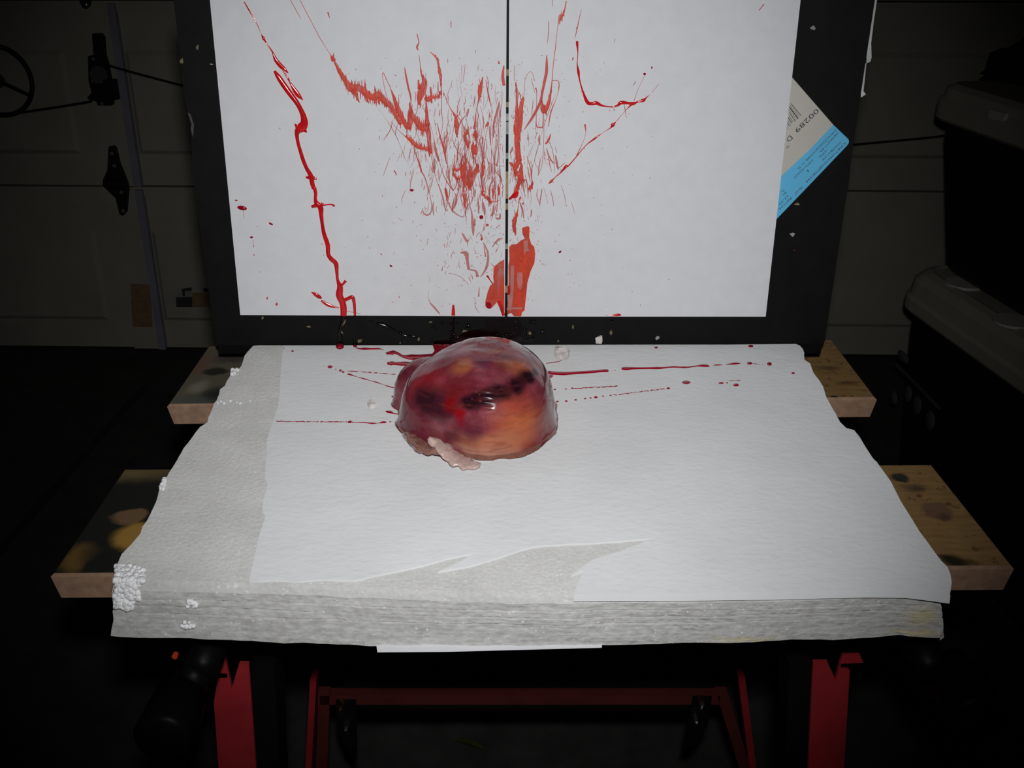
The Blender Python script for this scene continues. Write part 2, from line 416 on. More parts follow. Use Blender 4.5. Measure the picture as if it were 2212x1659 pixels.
# dark wheel at the far left of the door, and its cord
wc = on_door(-4, 174, .06); r_ = 73*mpp(wc)
wh = thing('spoked_wheel', 'dark spoked wheel mounted on the garage door at the left edge', 'wheel', on_door(-4, 174, 0))
s = MB(); s.tube([wc + DU*(r_*math.cos(a))+UPV*(r_*math.sin(a)) for a in [2*math.pi*i/48 for i in range(48)]], .0062, 8, True); s.build('rim', M_CORD, wh, True)
for a in (-26, 94, 214):
    a = math.radians(a); s = MB(); s.tube([wc + DU*(q*math.cos(a))+UPV*(q*math.sin(a)) for q in (.01, r_*.5, r_)], .0045, 8); s.build('spoke', M_CORD, wh, True)
s = MB(); s.cyl(on_door(-4, 174, 0.0), wc+DN*.012, .018, 16); s.build('hub', M_CORD, wh)
def cord(name, pts, off, label):
    P = [on_door(x, y, o) for (x, y), o in zip(pts, off)]
    Q = smooth_path([tuple(p) for p in P], 8)
    s = MB(); s.tube([Vector(q) for q in Q], .0032, 6)
    return tag(s.build(name, M_CORD, None, True), label, 'cord')
def smooth3(P, step=8):
    return [Vector(q) for q in P]
def cordw(name, pts, off, label):
    P = [on_door(x, y, off) for x, y in pts]; out = []
    for i in range(len(P)-1):
        for t in range(6): out.append(P[i].lerp(P[i+1], t/6))
    out.append(P[-1])
    s = MB(); s.tube(out, .0032, 6)
    return tag(s.build(name, M_CORD, None, True), label, 'cord')
cordw('cord', [(20, 247), (60, 241), (120, 232), (198, 219)], .04, 'thin dark cord between the spoked wheel and the door latch')
cordw('cord', [(232, 140), (250, 146), (300, 160), (395, 185), (700, 262), (1100, 318), (1500, 330), (1850, 312), (1990, 299), (2110, 286)], .04, 'long thin dark cord sagging from the door latch behind the black board')

# ================================================================== COOLERS (right)
YAW = math.atan2(.064, .46)
CU = Vector((math.sin(YAW), -math.cos(YAW), 0)); CV = Vector((math.cos(YAW), math.sin(YAW), 0))
def rrect(A, L, Wd, r, z, n=6):
    """rounded rectangle from far-left corner A; length L along CU, width Wd along CV"""
    out = []
    for (a, bq, st) in ((r, r, 180), (r, L-r, 90), (Wd-r, L-r, 0), (Wd-r, r, 270)):
        # centre in (CV, CU) coordinates
        for i in range(n+1):
            t = math.radians(st - 90*i/n) if False else None
        out.append((a, bq))
    pts = []
    cs = [((r, r), 180, 270), ((r, L-r), 90, 180), ((Wd-r, L-r), 0, 90), ((Wd-r, r), 270, 360)]
    seq = [cs[0], cs[3], cs[2], cs[1]]
    for (c, a0, a1) in seq:
        for i in range(n+1):
            t = math.radians(a0+(a1-a0)*i/n)
            x = c[0]+r*math.cos(t); y = c[1]+r*math.sin(t)
            pts.append(A + CV*x + CU*y + Vector((0, 0, z-A.z)))
    return pts
def stack_rings(rings):
    s = MB(); K = len(rings[0]); vs = [p for g in rings for p in g]; fs = []
    for i in range(len(rings)-1):
        fs += [(i*K+j, i*K+(j+1) % K, (i+1)*K+(j+1) % K, (i+1)*K+j) for j in range(K)]
    fs += [tuple(range(K)), tuple(range((len(rings)-1)*K, len(rings)*K))]
    s.put(vs, fs); return s
def rings(A, L, Wd, r, spec):
    return [rrect(A+CV*i+CU*i, L-2*i, Wd-2*i, max(r-i*.5, .008), z) for i, z in spec]
A1 = Vector((.800, 2.075, 0))
lo = thing('cooler', 'lower dark cooler with a grey lid, on the floor under the other cooler', 'cooler', A1+CV*.2+CU*.3, 'stacked coolers')
o = stack_rings(rings(A1+CV*.012+CU*.012, .62, .40, .05, [(.045, 0), (.035, .02), (.012, .40), (.012, .452)])).build('body', M_BODY, lo)
l1 = stack_rings(rings(A1, .645, .424, .075, [(.004, .446), (.0, .452), (.0, .474), (.006, .480), (.010, .510), (.022, .524), (.038, .530), (.046, .527), (.052, .527)])).build('lid', M_LID, lo)
for px, py in ((2084, 611), (2190, 692)):
    c_ = on_z(px, py, .531); s = MB()
    for j in range(1):
        s.cyl(c_-Vector((0, 0, .004)), c_+Vector((0, 0, .0008)), .036, 24)
    s.build('cup_holder', M_LIDW, l1)
def on_side(px, py, A, inset):
    p0 = A + CV*inset; return on_plane(px, py, p0, -CV)
C5 = cropf(1652, 720, 3.95)
for (x, y, w_, h_) in ((1100, 550, 26, 60), (1222, 515, 30, 74), (1300, 610, 32, 80), (1410, 745, 34, 90)):
    c_ = on_side(*C5(x, y), A1, .030); s = MB(); m_ = mpp(c_)/3.95
    s.dome(c_, CU*(w_*m_*2.2), Vector((0, 0, h_*m_)), -CV, .004, 16); s.build('emblem', M_EMBOSS, lo, True)
s = MB(); s.bar(on_side(*C5(1120, 260), A1, .024), on_side(*C5(1490, 640), A1, .024), .004, .004); s.build('ridge', M_EMBOSS, lo)
s = MB(); s.dome(on_side(*C5(1180, 200), A1, .020), CU*.025, Vector((0, 0, .012)), -CV, .004, 12); s.build('emblem', M_EMBOSS, lo, True)
A2 = Vector((.800, 2.050, .5335))
up_ = thing('cooler', 'upper dark cooler with a grey lid, resting on the lower cooler', 'cooler', A2+CV*.2+CU*.3, 'stacked coolers')
o = stack_rings(rings(A2+CV*.02+CU*.02, .58, .38, .04, [(.065, .5335), (.050, .537), (.038, .55), (.0, .80), (.0, .84)])).build('body', M_BODY, up_)
l2 = stack_rings(rings(A2, .62, .42, .05, [(.006, .832), (.0, .838), (.0, .870), (.008, .878), (.010, .892), (.022, .900)])).build('lid', M_LID, up_)
p_ = [on_side(*q, A2, -.001) for q in ((2137, 236), (2172, 246), (2166, 262), (2135, 256))]
s = MB(); s.prism(p_, -CV, .006); s.build('latch', M_LIDW, up_)
# dark bag on top of the stack
bc = on_z(2205, 172, .90); vs = []; fs = []
NA, NB = 28, 10
for i in range(NB):
    t = i/(NB-1)*math.pi/2
    for j in range(NA):
        a = 2*math.pi*j/NA
        d = Vector((math.cos(a)*math.cos(t), math.sin(a)*math.cos(t), math.sin(t)))
        q = 1 + .35*mnoise.noise(d*2.3+Vector((3, 1, 0)))+.12*mnoise.noise(d*7)
        vs.append(Vector((bc.x+.03, bc.y, .9))+Vector((d.x*.085*q, d.y*.11*q, max(0, d.z*.075*q))))
fs = [(i*NA+j, i*NA+(j+1) % NA, (i+1)*NA+(j+1) % NA, (i+1)*NA+j) for i in range(NB-1) for j in range(NA)]+[tuple(range(NA))]
bag = mesh_obj('cloth_bag', vs, fs, M_BAG, None, True); tag(bag, 'crumpled dark cloth bundle lying on the lid of the upper cooler', 'bag')

# ================================================================== WORKBENCH
bench = thing('folding_workbench', 'folding workbench with worn particleboard jaws and red steel legs', 'workbench', (0, .68, 0))
def jaw_mat(name, stains, left_paint):
    k = NM(name); k.set(Roughness=0.7); k.b.inputs['Specular IOR Level'].default_value = 0.25
    g = k.noise(1.0, 5, 0.65, stretch=(50, 200, 200)); sp = k.noise(260, 2)
    base = k.ramp(g, [(0.3, rgb(138, 106, 66)), (0.7, rgb(166, 132, 84))])
    fk = k.ramp(k.noise(95, 3, 0.7), [(0.34, (1, 1, 1, 1)), (0.42, (0, 0, 0, 1))])
    base = k.mix(k.math('MULTIPLY', fk, 0.7), base, rgb(88, 56, 40))
    wv = k.warp(45, 0.014)
    # overspray of grey-black paint towards the left end
    for (c, r, soft, colr, st) in left_paint + stains:
        m_ = k.spot(wv, c, r, soft)
        base = k.mix(k.math('MULTIPLY', m_, st), base, colr)
    k.color(base); k.bump(sp, 0.15, 0.0006); return k.m
BLK = rgb(30, 30, 26); GRY = rgb(96, 96, 88); GRN = rgb(44, 46, 38)
def sp(px, py, rx, ry, soft, col, st=.95):
    c = on_z(px, py, ZJ); m_ = mpp(c)
    return (tuple(c), (rx*m_, ry*m_*2.2, .02), soft, col, st)
mf = jaw_mat('front_jaw_board',
    [sp(1940, 1030, 24, 10, .4, GRN), sp(1975, 1052, 34, 9, .9, GRN, .7), sp(2025, 1103, 33, 18, .3, rgb(112, 84, 66), .8), sp(2040, 1116, 16, 10, .6, rgb(80, 66, 50), .7),
     sp(2062, 1212, 32, 15, .6, rgb(34, 32, 24)), sp(2100, 1215, 26, 7, .8, rgb(60, 48, 30), .7),
     sp(2130, 1235, 26, 16, .6, rgb(96, 78, 66), .5)],
    [sp(215, 1130, 330, 130, .3, BLK, 1.0), sp(270, 1024, 110, 16, 1.0, rgb(120, 104, 66), .8), sp(276, 1118, 36, 17, .25, rgb(118, 92, 66), .95), sp(300, 1158, 58, 26, .3, rgb(166, 128, 60), 1.0),
     sp(170, 1205, 36, 24, .7, rgb(120, 92, 44), .9), sp(200, 1222, 20, 12, .6, BLK, .9), sp(215, 1200, 50, 20, .6, BLK, .7)])
mr_ = jaw_mat('rear_jaw_board',
    [sp(1790, 795, 30, 7, .6, rgb(92, 72, 52), .7), sp(1830, 828, 26, 5, .8, rgb(84, 60, 44), .7), sp(1800, 858, 8, 4, .5, GRN)],
    [sp(450, 815, 200, 90, .3, rgb(104, 100, 84), .95), sp(420, 790, 44, 26, .6, rgb(120, 88, 76), .85), sp(465, 802, 30, 9, .4, GRN), sp(480, 852, 60, 22, .7, rgb(34, 40, 38), .9), sp(420, 866, 50, 12, .8, rgb(84, 92, 92), .8),
     sp(500, 775, 40, 12, .7, rgb(70, 66, 58), .8), sp(430, 835, 20, 16, .8, rgb(150, 146, 128), .6)])
M_JEDGE = plain('jaw_cut_edge', rgb(154, 122, 98), 0.75, 160, 0.2)
def jaw(name, tl, tr, fr, fl_, mat, lab):
    """back-left, back-right, front-right, front-left pixel corners of the top face"""
    P = [on_z(*q, ZJ) for q in (fl_, fr, tr, tl)]
    cm = sum(P, Vector())/4; T = .019; g = .0025
    top = [p+(cm-p).normalized()*g for p in P]
    r1 = [p-Vector((0, 0, g)) for p in P]; r2 = [p-Vector((0, 0, T)) + (cm-p).normalized()*.0035 for p in P]
    vs = top+r1+r2
    fs = [(0, 1, 2, 3)]+[(i, (i+1) % 4, 4+(i+1) % 4, 4+i) for i in range(4)]+[(4+i, 4+(i+1) % 4, 8+(i+1) % 4, 8+i) for i in range(4)]+[(11, 10, 9, 8)]
    o = mesh_obj(name, vs, fs, [mat, M_JEDGE], bench)
    for i, p in enumerate(o.data.polygons):
        p.material_index = 0 if abs(p.normal.z) > .6 and p.center.z > ZJ-.002 else 1
    o['label'] = lab; return P
PF = jaw('front_jaw', (264, 1014), (2017, 1004), (2192, 1222), (108, 1239), mf, 'front jaw board, paint-blackened at its left end')
PR = jaw('rear_jaw', (447, 748), (1800, 734), (1895, 858), (360, 873), mr_, 'rear jaw board, grey paint at its left end')
# black frame under the jaws
yb0, yb1 = PF[0].y+.03, PR[2].y-.03
s = MB(); s.box(-.215, .235, yb0+.012, yb0+.035, ZJ-.085, ZJ-.0185); s.build('front_beam', M_BLACKM, bench)
s = MB(); s.box(-.215, .235, yb1-.05, yb1, ZJ-.075, ZJ-.0185); s.build('rear_beam', M_BLACKM, bench)
for x0, x1 in ((-.235, -.205), (.225, .255)):
    s = MB(); s.box(x0, x1, yb0+.012, yb1, ZJ-.085, ZJ-.0185); s.build('side_rail', M_BLACKM, bench)
C7 = cropf(300, 1340, 3.95); C8 = cropf(1452, 1340, 3.95)
def leg(name, f, pts, foot, Y, t, mat):
    P = [on_y(*f(x, y), Y) for x, y in pts]
    # the two lowest points run on to the floor
    s = MB(); s.prism(P, Vector((0, -1, 0)), t); return s.build(name, mat, bench)
def to_floor(f, a, b_, Y):
    """extend pixel line a->b in plane Y down to z=0; returns 3-D point"""
    p, q = on_y(*f(*a), Y), on_y(*f(*b_), Y); d = q-p
    return p + d*(p.z/(-d.z))
YL = yb0+.004
def sheet_leg(f, outline, la, lb, ra, rb):
    P = [on_y(*f(x, y), YL) for x, y in outline]
    P.append(to_floor(f, ra, rb, YL)); P.append(to_floor(f, la, lb, YL))
    s = MB(); s.prism(P, Vector((0, -1, 0)), .003); lg = s.build('leg', M_RED, bench)
    return lg
L1 = sheet_leg(C7, [(640, 700), (670, 515), (752, 515), (755, 455), (672, 452), (690, 340), (700, 305), (735, 318), (792, 582), (855, 370), (937, 372), (962, 720)], (640, 700), (680, 1260), (962, 720), (1000, 1260))
L2 = sheet_leg(C8, [(1190, 600), (1205, 360), (1325, 355), (1395, 510), (1432, 370), (1455, 300), (1605, 300), (1632, 362), (1440, 372), (1430, 422), (1515, 430), (1500, 700)], (1190, 600), (1160, 1260), (1500, 700), (1465, 1260))
# inner flange of each leg (turned steel), set behind
for f, a0, a1, dx in ((C7, (950, 400), (1000, 1260), .016), (C8, (1205, 400), (1165, 1260), -.016)):
    p = on_y(*f(*a0), YL); q = to_floor(f, a0, a1, YL)
    s = MB(); s.obox(p+Vector((0, .004, 0)), Vector((dx, 0, 0)), Vector((0, .03, 0)), q-p); s.build('leg_flange', M_BLACKM, bench)
YR = yb1-.03
def slim_leg(f, a0, a1, w):
    p = on_y(*f(*a0), YR); q = to_floor(f, a0, a1, YR); m_ = mpp(p)/3.95
    p = p + (p-q).normalized()*.0
    s = MB(); s.obox(p-Vector((w*m_/2, 0, 0)), Vector((w*m_, 0, 0)), Vector((0, .02, 0)), q-p); s.build('rear_leg', M_RED, bench)
slim_leg(C7, (1488, 505), (1445, 1260), 54)
slim_leg(C8, (593, 485), (690, 1260), 58)
# step bar with diagonal braces and bolts
YS = YR-.03
a0, a1 = on_y(690, 1502, YS), on_y(1558, 1490, YS); m_ = mpp(a0)
s = MB(); s.obox(Vector((a0.x, YS, a0.z-26*m_)), Vector((a1.x-a0.x, 0, 0)), Vector((0, .012, 0)), Vector((0, 0, 24*m_))); s.build('cross_bar', M_REDDIM, bench)
s = MB(); s.obox(Vector((a0.x+.02, YS-.002, a0.z-36*m_)), Vector((a1.x-a0.x-.04, 0, 0)), Vector((0, .04, 0)), Vector((0, 0, 9*m_))); s.build('cross_bar_lip', M_BLACKM, bench)
for f, a_, c_ in ((C8, (420, 600), (620, 1260)), (C7, (1580, 600), (1560, 1260))):
    p, q = on_y(*f(*a_), YS), to_floor(f, a_, c_, YS)
    s = MB(); s.obox(p-Vector((.006, 0, 0)), Vector((.012, 0, 0)), Vector((0, .006, 0)), q-p); s.build('brace', M_REDDIM, bench)
for f, poly in ((C7, [(1680, 690), (1850, 690), (1860, 1200), (1760, 1100), (1690, 900)]), (C8, [(180, 660), (340, 660), (300, 900), (180, 1080), (90, 1100)])):
    s = MB(); s.prism([on_y(*f(x, y), YS-.004) for x, y in poly], Vector((0, -1, 0)), .003); s.build('gusset', M_BLACKM, bench)
for (px, py, m_, nm) in ((735, 1531, M_BRASS, 'brass_bolt'), (747, 1574, M_STEEL, 'bolt'), (1517, 1521, M_STEEL, 'bolt'), (1504, 1558, M_STEEL, 'bolt')):
    p = on_y(px, py, YS-.012); s = MB()
    s.cyl(p, p+Vector((0, .01, 0)), .0035, 8); s.cyl(p+Vector((0, -.002, 0)), p+Vector((0, .003, -.010)), .0014, 6); s.build(nm, m_, bench)
# vise cranks: screw rod, arm, knob
for sx, kpx, kpy, rim in ((-1, 368, 1560, 1), (1, 2095, 1520, 1)):
    Yc = PF[0].y-.035
    k0 = on_y(kpx, kpy, Yc-.03); m_ = mpp(k0)
    hub = Vector((k0.x - sx*.012, Yc, ZJ-.045))
    s = MB(); s.tube([hub+Vector((0, .05, 0)), hub+Vector((0, -.004, 0))], .011, 12); s.tube([hub, Vector((k0.x, Yc, k0.z))], .010, 10)
    cr = s.build('crank', M_BLACKP, bench, True)
    s = MB(); s.tube([Vector((k0.x, Yc+.004, k0.z)), Vector((k0.x, Yc-.006, k0.z)), Vector((k0.x, Yc-.008, k0.z)), k0+Vector((0, -.012, 0)), k0+Vector((0, -.016, 0))], [.013, .014, .016, .018, .015], 20)
    s.build('crank_knob', M_BLACKP, cr, True)
p = on_y(377, 1419, PF[0].y-.02)
s = MB(); s.cyl(p, p+Vector((0, .003, 0)), .0019, 10); s.build('rod_tip', plain('orange_red_plastic', rgb(190, 60, 30), .5), bench)

# ================================================================== FOAM SLAB
slab = thing('foam_slab', 'white foam slab with torn paper facing, lying on the workbench jaws', 'foam slab', (0, .65, ZJ))
left = [(545, 746), (540, 750), (533, 760), (527, 777), (512, 798), (500, 803), (495, 812), (486, 825), (475, 841), (466, 857), (460, 872), (453, 893), (445, 912), (432, 922), (412, 945), (394, 968), (377, 995), (361, 1021), (350, 1040), (343, 1052), (339, 1074), (331, 1095), (323, 1115), (308, 1138), (300, 1152), (281, 1175), (262, 1197), (252, 1220)]
front_t = [(249, 1241), (308, 1253), (400, 1257), (520, 1260), (637, 1263), (800, 1272), (1000, 1280), (1240, 1286), (1450, 1284), (1652, 1281), (1800, 1277), (1900, 1275), (1975, 1274), (2030, 1273)]
right = [(2054, 1274), (2056, 1258), (2053, 1240), (2047, 1225), (2033, 1210), (2018, 1190), (2000, 1165), (1985, 1145), (1970, 1120), (1945, 1080), (1925, 1040), (1905, 1012), (1893, 998), (1883, 985), (1867, 960), (1857, 943), (1845, 929), (1828, 924), (1815, 912), (1800, 885), (1785, 858), (1778, 835), (1770, 822), (1757, 805), (1750, 785), (1738, 777), (1735, 755), (1728, 746), (1719, 742)]
back = [(1500, 744), (1300, 744.5), (1100, 745), (900, 745.5), (700, 746)]
front_b = [(238, 1374), (300, 1377), (409, 1380), (520, 1385), (637, 1389), (800, 1394), (1000, 1397), (1240, 1396), (1450, 1391), (1652, 1386), (1829, 1380), (1943, 1372), (2000, 1378), (2040, 1378)]
loop = []
for q in left: loop.append((on_z(*q, ZT), None, 'l'))
for q, r in zip(front_t, front_b): loop.append((on_z(*q, ZT), on_y(*r, 0) if False else r, 'f'))
for q in right: loop.append((on_z(*q, ZT), None, 'r'))
for q in back: loop.append((on_z(*q, ZT), None, 'b'))
# densify
def densify(loop, d=.006):
    out = []
    N = len(loop)
    for i in range(N):
        a, b_ = loop[i], loop[(i+1) % N]
        n = max(1, int((b_[0]-a[0]).length/d))
        for t in range(n):
            t /= n
            rb = None
            if a[1] is not None and b_[1] is not None: rb = (a[1][0]+(b_[1][0]-a[1][0])*t, a[1][1]+(b_[1][1]-a[1][1])*t)
            elif a[1] is not None and t < .5: rb = a[1]
            out.append((a[0].lerp(b_[0], t), rb, a[2]))
    return out
dl = densify(loop)
N = len(dl)
cen = Vector((0, .66, 0))
def outn(i):
    t = dl[(i+2) % N][0]-dl[i-2][0]; n = Vector((-t.y, t.x, 0))
    if n.length < 1e-9: n = Vector((1, 0, 0))
    n.normalize()
    return -n if n.dot(dl[i][0]-cen) < 0 else n
depths = [0, .0022, .006, .0105, .0112, .0119, .0150, .0157, .0164, .0195, .0202, .0209, .026, .031, .035]
ringsV = []
for di, d in enumerate(depths):
    ring = []
    for i, (p, rb, side) in enumerate(dl):
        n = outn(i)
        q = p.copy()
        if rb is not None:                       # front face: lean towards the traced lower edge
            pb = on_z(rb[0], rb[1], ZJ); q = p.lerp(Vector((pb.x, pb.y, ZT)), d/.035)
        jit = .0008*mnoise.noise(Vector((p.x*150, p.y*150, d*400)))+.0016*mnoise.noise(Vector((p.x*45, p.y*45, d*60)))
        off = jit
        if di == 0: off -= .0008 if side != 'b' else 0
        if side == 'f': off += -.0006*(1 if di in (4, 7, 10) else 0)
        if side == 'r' and p.y < .52: off -= .005*math.sin(math.pi*min(1, d/.030))
        if side in 'lr': off += .0015*mnoise.noise(Vector((p.x*260, p.y*260, 3)))
        if side == 'b': off = 0
        q = q + n*off; q.z = ZT-d
        ring.append(q)
    ringsV.append(ring)
vs = [p for r in ringsV for p in r]; fs = []
for i in range(len(depths)-1):
    fs += [(i*N+j, i*N+(j+1) % N, (i+1)*N+(j+1) % N, (i+1)*N+j) for j in range(N)]
nside = len(fs)
fs += [tuple(range(N)), tuple(range((len(depths)-1)*N, len(depths)*N))]
body = mesh_obj('foam_body', vs, fs, [M_FOAM_TOP, M_FOAM_SIDE], slab)
for i, p in enumerate(body.data.polygons): p.material_index = 1 if N*2 <= i < nside else 0
# the pressed-in rear ledge the board stands on
zl = ZT-.0085
pl, pr = on_z(545, 746, ZT), on_z(1719, 742, ZT)
s = MB(); s.prism([Vector((pl.x, DB-.002, zl)), Vector((pr.x, DB-.002, zl)), Vector((pr.x+.002, DB+.026, zl)), Vector((pl.x-.002, DB+.026, zl))], Vector((0, 0, 1)), zl-ZJ)
s.build('rear_ledge', M_FOAM_SIDE, slab)
# paper facing, torn along the left and the front
fac = [(612, 746.5), (606, 800), (604, 850), (600, 880), (588, 915), (577, 948), (574, 1000), (572, 1035), (578, 1046), (571, 1075), (566, 1101), (573, 1117), (565, 1140), (556, 1172), (551, 1195), (547, 1212), (538, 1255),
       (600, 1252), (640, 1255), (700, 1251), (769, 1253), (804, 1244), (850, 1235), (912, 1221), (970, 1205), (1030, 1193), (990, 1215), (947, 1234), (1012, 1223), (1070, 1206), (1129, 1186), (1160, 1179), (1220, 1175), (1273, 1173), (1340, 1168), (1418, 1161), (1350, 1187), (1277, 1210), (1234, 1243), (1264, 1230), (1251, 1254), (1240, 1284),
       (1450, 1282), (1652, 1279), (1800, 1275.5), (1872, 1273), (1956, 1273), (2002, 1278), (2052, 1284), (2056, 1258), (2053, 1240), (2047, 1225), (2033, 1211), (2018, 1191), (2000, 1166), (1985, 1146), (1970, 1121), (1945, 1081), (1925, 1041), (1905, 1013), (1893, 999), (1883, 986), (1867, 961), (1857, 944), (1845, 929), (1828, 924.5), (1815, 912), (1800, 885), (1785, 858), (1778, 835), (1770, 822), (1757, 805), (1750, 785), (1738, 777), (1735, 755), (1728, 746.5), (1719, 743), (1500, 745), (1300, 745.5), (1100, 746), (900, 746.5), (700, 746.5)]
FH = .0012
s = MB(); s.prism([on_z(x, y, ZT+FH) for x, y in fac], Vector((0, 0, 1)), FH+.0005); s.build('paper_facing', M_FACING, slab)['label'] = 'smooth white paper facing, torn along its left and front edges'
# curled paper lip along the right front edge
lip = [(1240, 1285), (1450, 1283.5), (1652, 1280.5), (1872, 1274.5), (1956, 1274.5), (2002, 1279), (2053, 1285)]
s = MB(); T_ = [on_z(x, y, ZT+FH) for x, y in lip]; B_ = [p+Vector((0, -.0012, -.0035-.0015*(i/6))) for i, p in enumerate(T_)]
k_ = len(T_); vs = T_+B_+[p+Vector((0, .0012, 0)) for p in B_]; s.put(vs, [(i, i+1, k_+i+1, k_+i) for i in range(k_-1)]+[(k_+i, k_+i+1, 2*k_+i+1, 2*k_+i) for i in range(k_-1)])
s.build('facing_lip', M_FACING, slab)
# bead cluster broken out at the left front corner
s = MB()
def ball(s, c, r, n=6):
    vs = [c+Vector((0, 0, r))]; 
    for i in (1, 2, 3):
        t = math.pi*i/4
        vs += [c+Vector((math.cos(2*math.pi*j/n)*math.sin(t), math.sin(2*math.pi*j/n)*math.sin(t), math.cos(t)))*r for j in range(n)]
    vs.append(c-Vector((0, 0, r)))
    fs = [(0, 1+j, 1+(j+1) % n) for j in range(n)]
    for i in range(2): fs += [(1+i*n+j, 1+i*n+(j+1) % n, 1+(i+1)*n+(j+1) % n, 1+(i+1)*n+j) for j in range(n)]
    fs += [(1+2*n+j, 1+2*n+(j+1) % n, len(vs)-1) for j in range(n)]
    s.put(vs, fs)
for i in range(190):
    u, v = random.random(), random.random()
    if u > .75 and v > .8: continue
    if v < .45:
        px = 250+u*62; py = 1222+v/.45*32
        c = on_z(px, py, ZT); ball(s, c+Vector((0, 0, -.0004)), random.uniform(.0014, .0024))
    else:
        px = 250+u*52
        fr = (v-.45)/.55*.5; t = on_z(px, 1252, ZT).lerp(on_z(px, 1375, ZJ), fr); c = Vector((t.x, t.y-.0004, t.z)); ball(s, c, random.uniform(.0014, .0026))
for px, py in ((507, 803), (503, 807), (512, 800), (353, 1046), (358, 1038), (349, 1056)):
    for _ in range(4): ball(s, on_z(px+random.uniform(-5, 5), py+random.uniform(-3, 3), ZT)+Vector((0, 0, .0005)), random.uniform(.0012, .0022))
for px in range(470, 546, 7): 
    if random.random() < .75: ball(s, on_z(px, 869+random.uniform(-3, 3), ZT), random.uniform(.0008, .0016))
for d_, px in ((.013, 414), (.026, 404)):
    tb = on_z(px, 1257, ZT).lerp(on_z(px, 1380, ZJ), d_/.035)
    for _ in range(12): ball(s, Vector((tb.x+random.uniform(-.003, .004), tb.y-.0006, ZT-d_+random.uniform(-.002, .002))), random.uniform(.001, .0018))
o = s.build('exposed_beads', M_BEAD, slab, True); o['kind'] = 'stuff'
# sheet caught under the slab
P = [on_z(x, y, ZJ+.0004) for x, y in ((811, 1380), (815, 1408), (960, 1407), (1300, 1398), (1310, 1300), (811, 1290))]
s = MB(); s.prism(P, Vector((0, 0, 1)), .0004); tag(s.build('paper_sheet', M_PAPER), 'white sheet of paper peeking out under the front of the foam slab', 'paper')

# ================================================================== BLACK BOARD
BX = [(372, -40), (375, 0), (392, 152), (397, 203), (410, 266), (420, 405), (466, 742), (467, 746)]
BXR = [(1779, 742), (1782, 735), (1827, 435), (1833, 400), (1840, 330), (1847, 290), (1860, 200), (1890, 0), (1896, -40)]
board = thing('black_board', 'tall black painted board standing upright at the back of the foam slab', 'board', on_board(1106, 760))
s = MB(); s.prism([on_board(x, y) for x, y in BX+BXR], BN, .020); panel = s.build('panel', M_BOARD, board)
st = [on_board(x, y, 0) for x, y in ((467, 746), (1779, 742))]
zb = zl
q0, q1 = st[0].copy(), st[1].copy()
s = MB(); s.box(q0.x+.001, q1.x-.001, DB+.0008, DB+.019, zb, max(q0.z, q1.z)+.0005); s.build('base_strip', M_STRIP, board)  # blacker band along the bottom edge of the board
def blob(px, py, rx, ry, k=9, jag=.35):
    return [(px+rx*math.cos(2*math.pi*j/k)*(1+random.uniform(-jag, jag)), py+ry*math.sin(2*math.pi*j/k)*(1+random.uniform(-jag, jag))) for j in range(k)]
def bchip(name, pts, mat, off=.0007, t=.0006):
    s = MB(); s.prism([on_board(x, y, off) for x, y in pts], BN, t); return s.build(name, mat, board)
for (px, py, rx, ry, m_) in ((427, 101, 4, 7, M_CHIP), (393, 133, 6, 9, M_CHIP), (1756, 61, 6, 8, M_CHIPW), (1712, 507, 7, 6, M_CHIPW), (1721, 441, 7, 4, M_CHIP), (1716, 541, 1.5, 1.5, M_BRUN),
    (567, 687, 3, 5, M_CHIP), (667, 706, 5, 3, M_CHIP), (930, 696, 5, 3, M_CHIP), (777, 737, 8, 5, M_CHIP), (1320, 718, 5, 6, M_CHIP), (1238, 706, 3, 6, M_CHIP), (1420, 730, 5, 6, M_CHIPW), (905, 733, 4, 6, M_CHIP), (864, 741, 2, 4, M_CHIP), (1004, 715, 7, 3, M_CHIP), (1206, 737, 3, 4, M_CHIP), (1145, 720, 4, 5, M_CHIP), (457, 139, 4, 3, M_CHIPW)):
    bchip('paint_chip', blob(px, py, rx*.72, ry*.72, 9, .5), m_)
# gouge beside the long drip
C3 = cropf(580, 640, 5.267)
gz = [(850, 260), (880, 270), (868, 310), (835, 345), (825, 385), (850, 425), (835, 425), (808, 370), (815, 330), (845, 300)]
bchip('paint_chip', [C3(x, y) for x, y in gz], M_CHIP)
# chips seen through the slot between the two sheets
for y0, y1, m_ in ((150, 163, M_SLOT), (222, 232, M_SLOT), (247, 262, M_CHIPW), (264, 290, M_CHIPW), (330, 343, M_CHIPW), (372, 430, M_SLOT), (438, 454, M_SLOT), (527, 538, M_CHIPW), (617, 631, M_SLOT)):
    bchip('paint_chip', [(1085, y0+random.uniform(-2, 2)), (1107, y0+random.uniform(-3, 3)), (1107, y1+random.uniform(-3, 3)), (1085, y1+random.uniform(-2, 2))], m_, .00035, .0003)
# torn facing on the right edge, and tape slivers on the left edge
C6 = cropf(1652, 0, 3.95)
for poly in ([(936, -60), (962, -60), (955, 20), (928, 200), (908, 370), (912, 490), (902, 526), (868, 540), (872, 420), (900, 260)], [(838, 535), (867, 540), (852, 700), (842, 775), (862, 806), (822, 832), (818, 640)]):
    s = MB(); s.prism([on_board(*C6(x, y), -.004) for x, y in poly], BN, .001); s.build('torn_edge', M_TORN, board)
bchip('scuff', [C1(*q) for q in ((1600, 960), (1625, 975), (1655, 1065), (1645, 1170), (1628, 1100), (1635, 1060))], plain('grey_scuff', (.06, .06, .058, 1), .5))
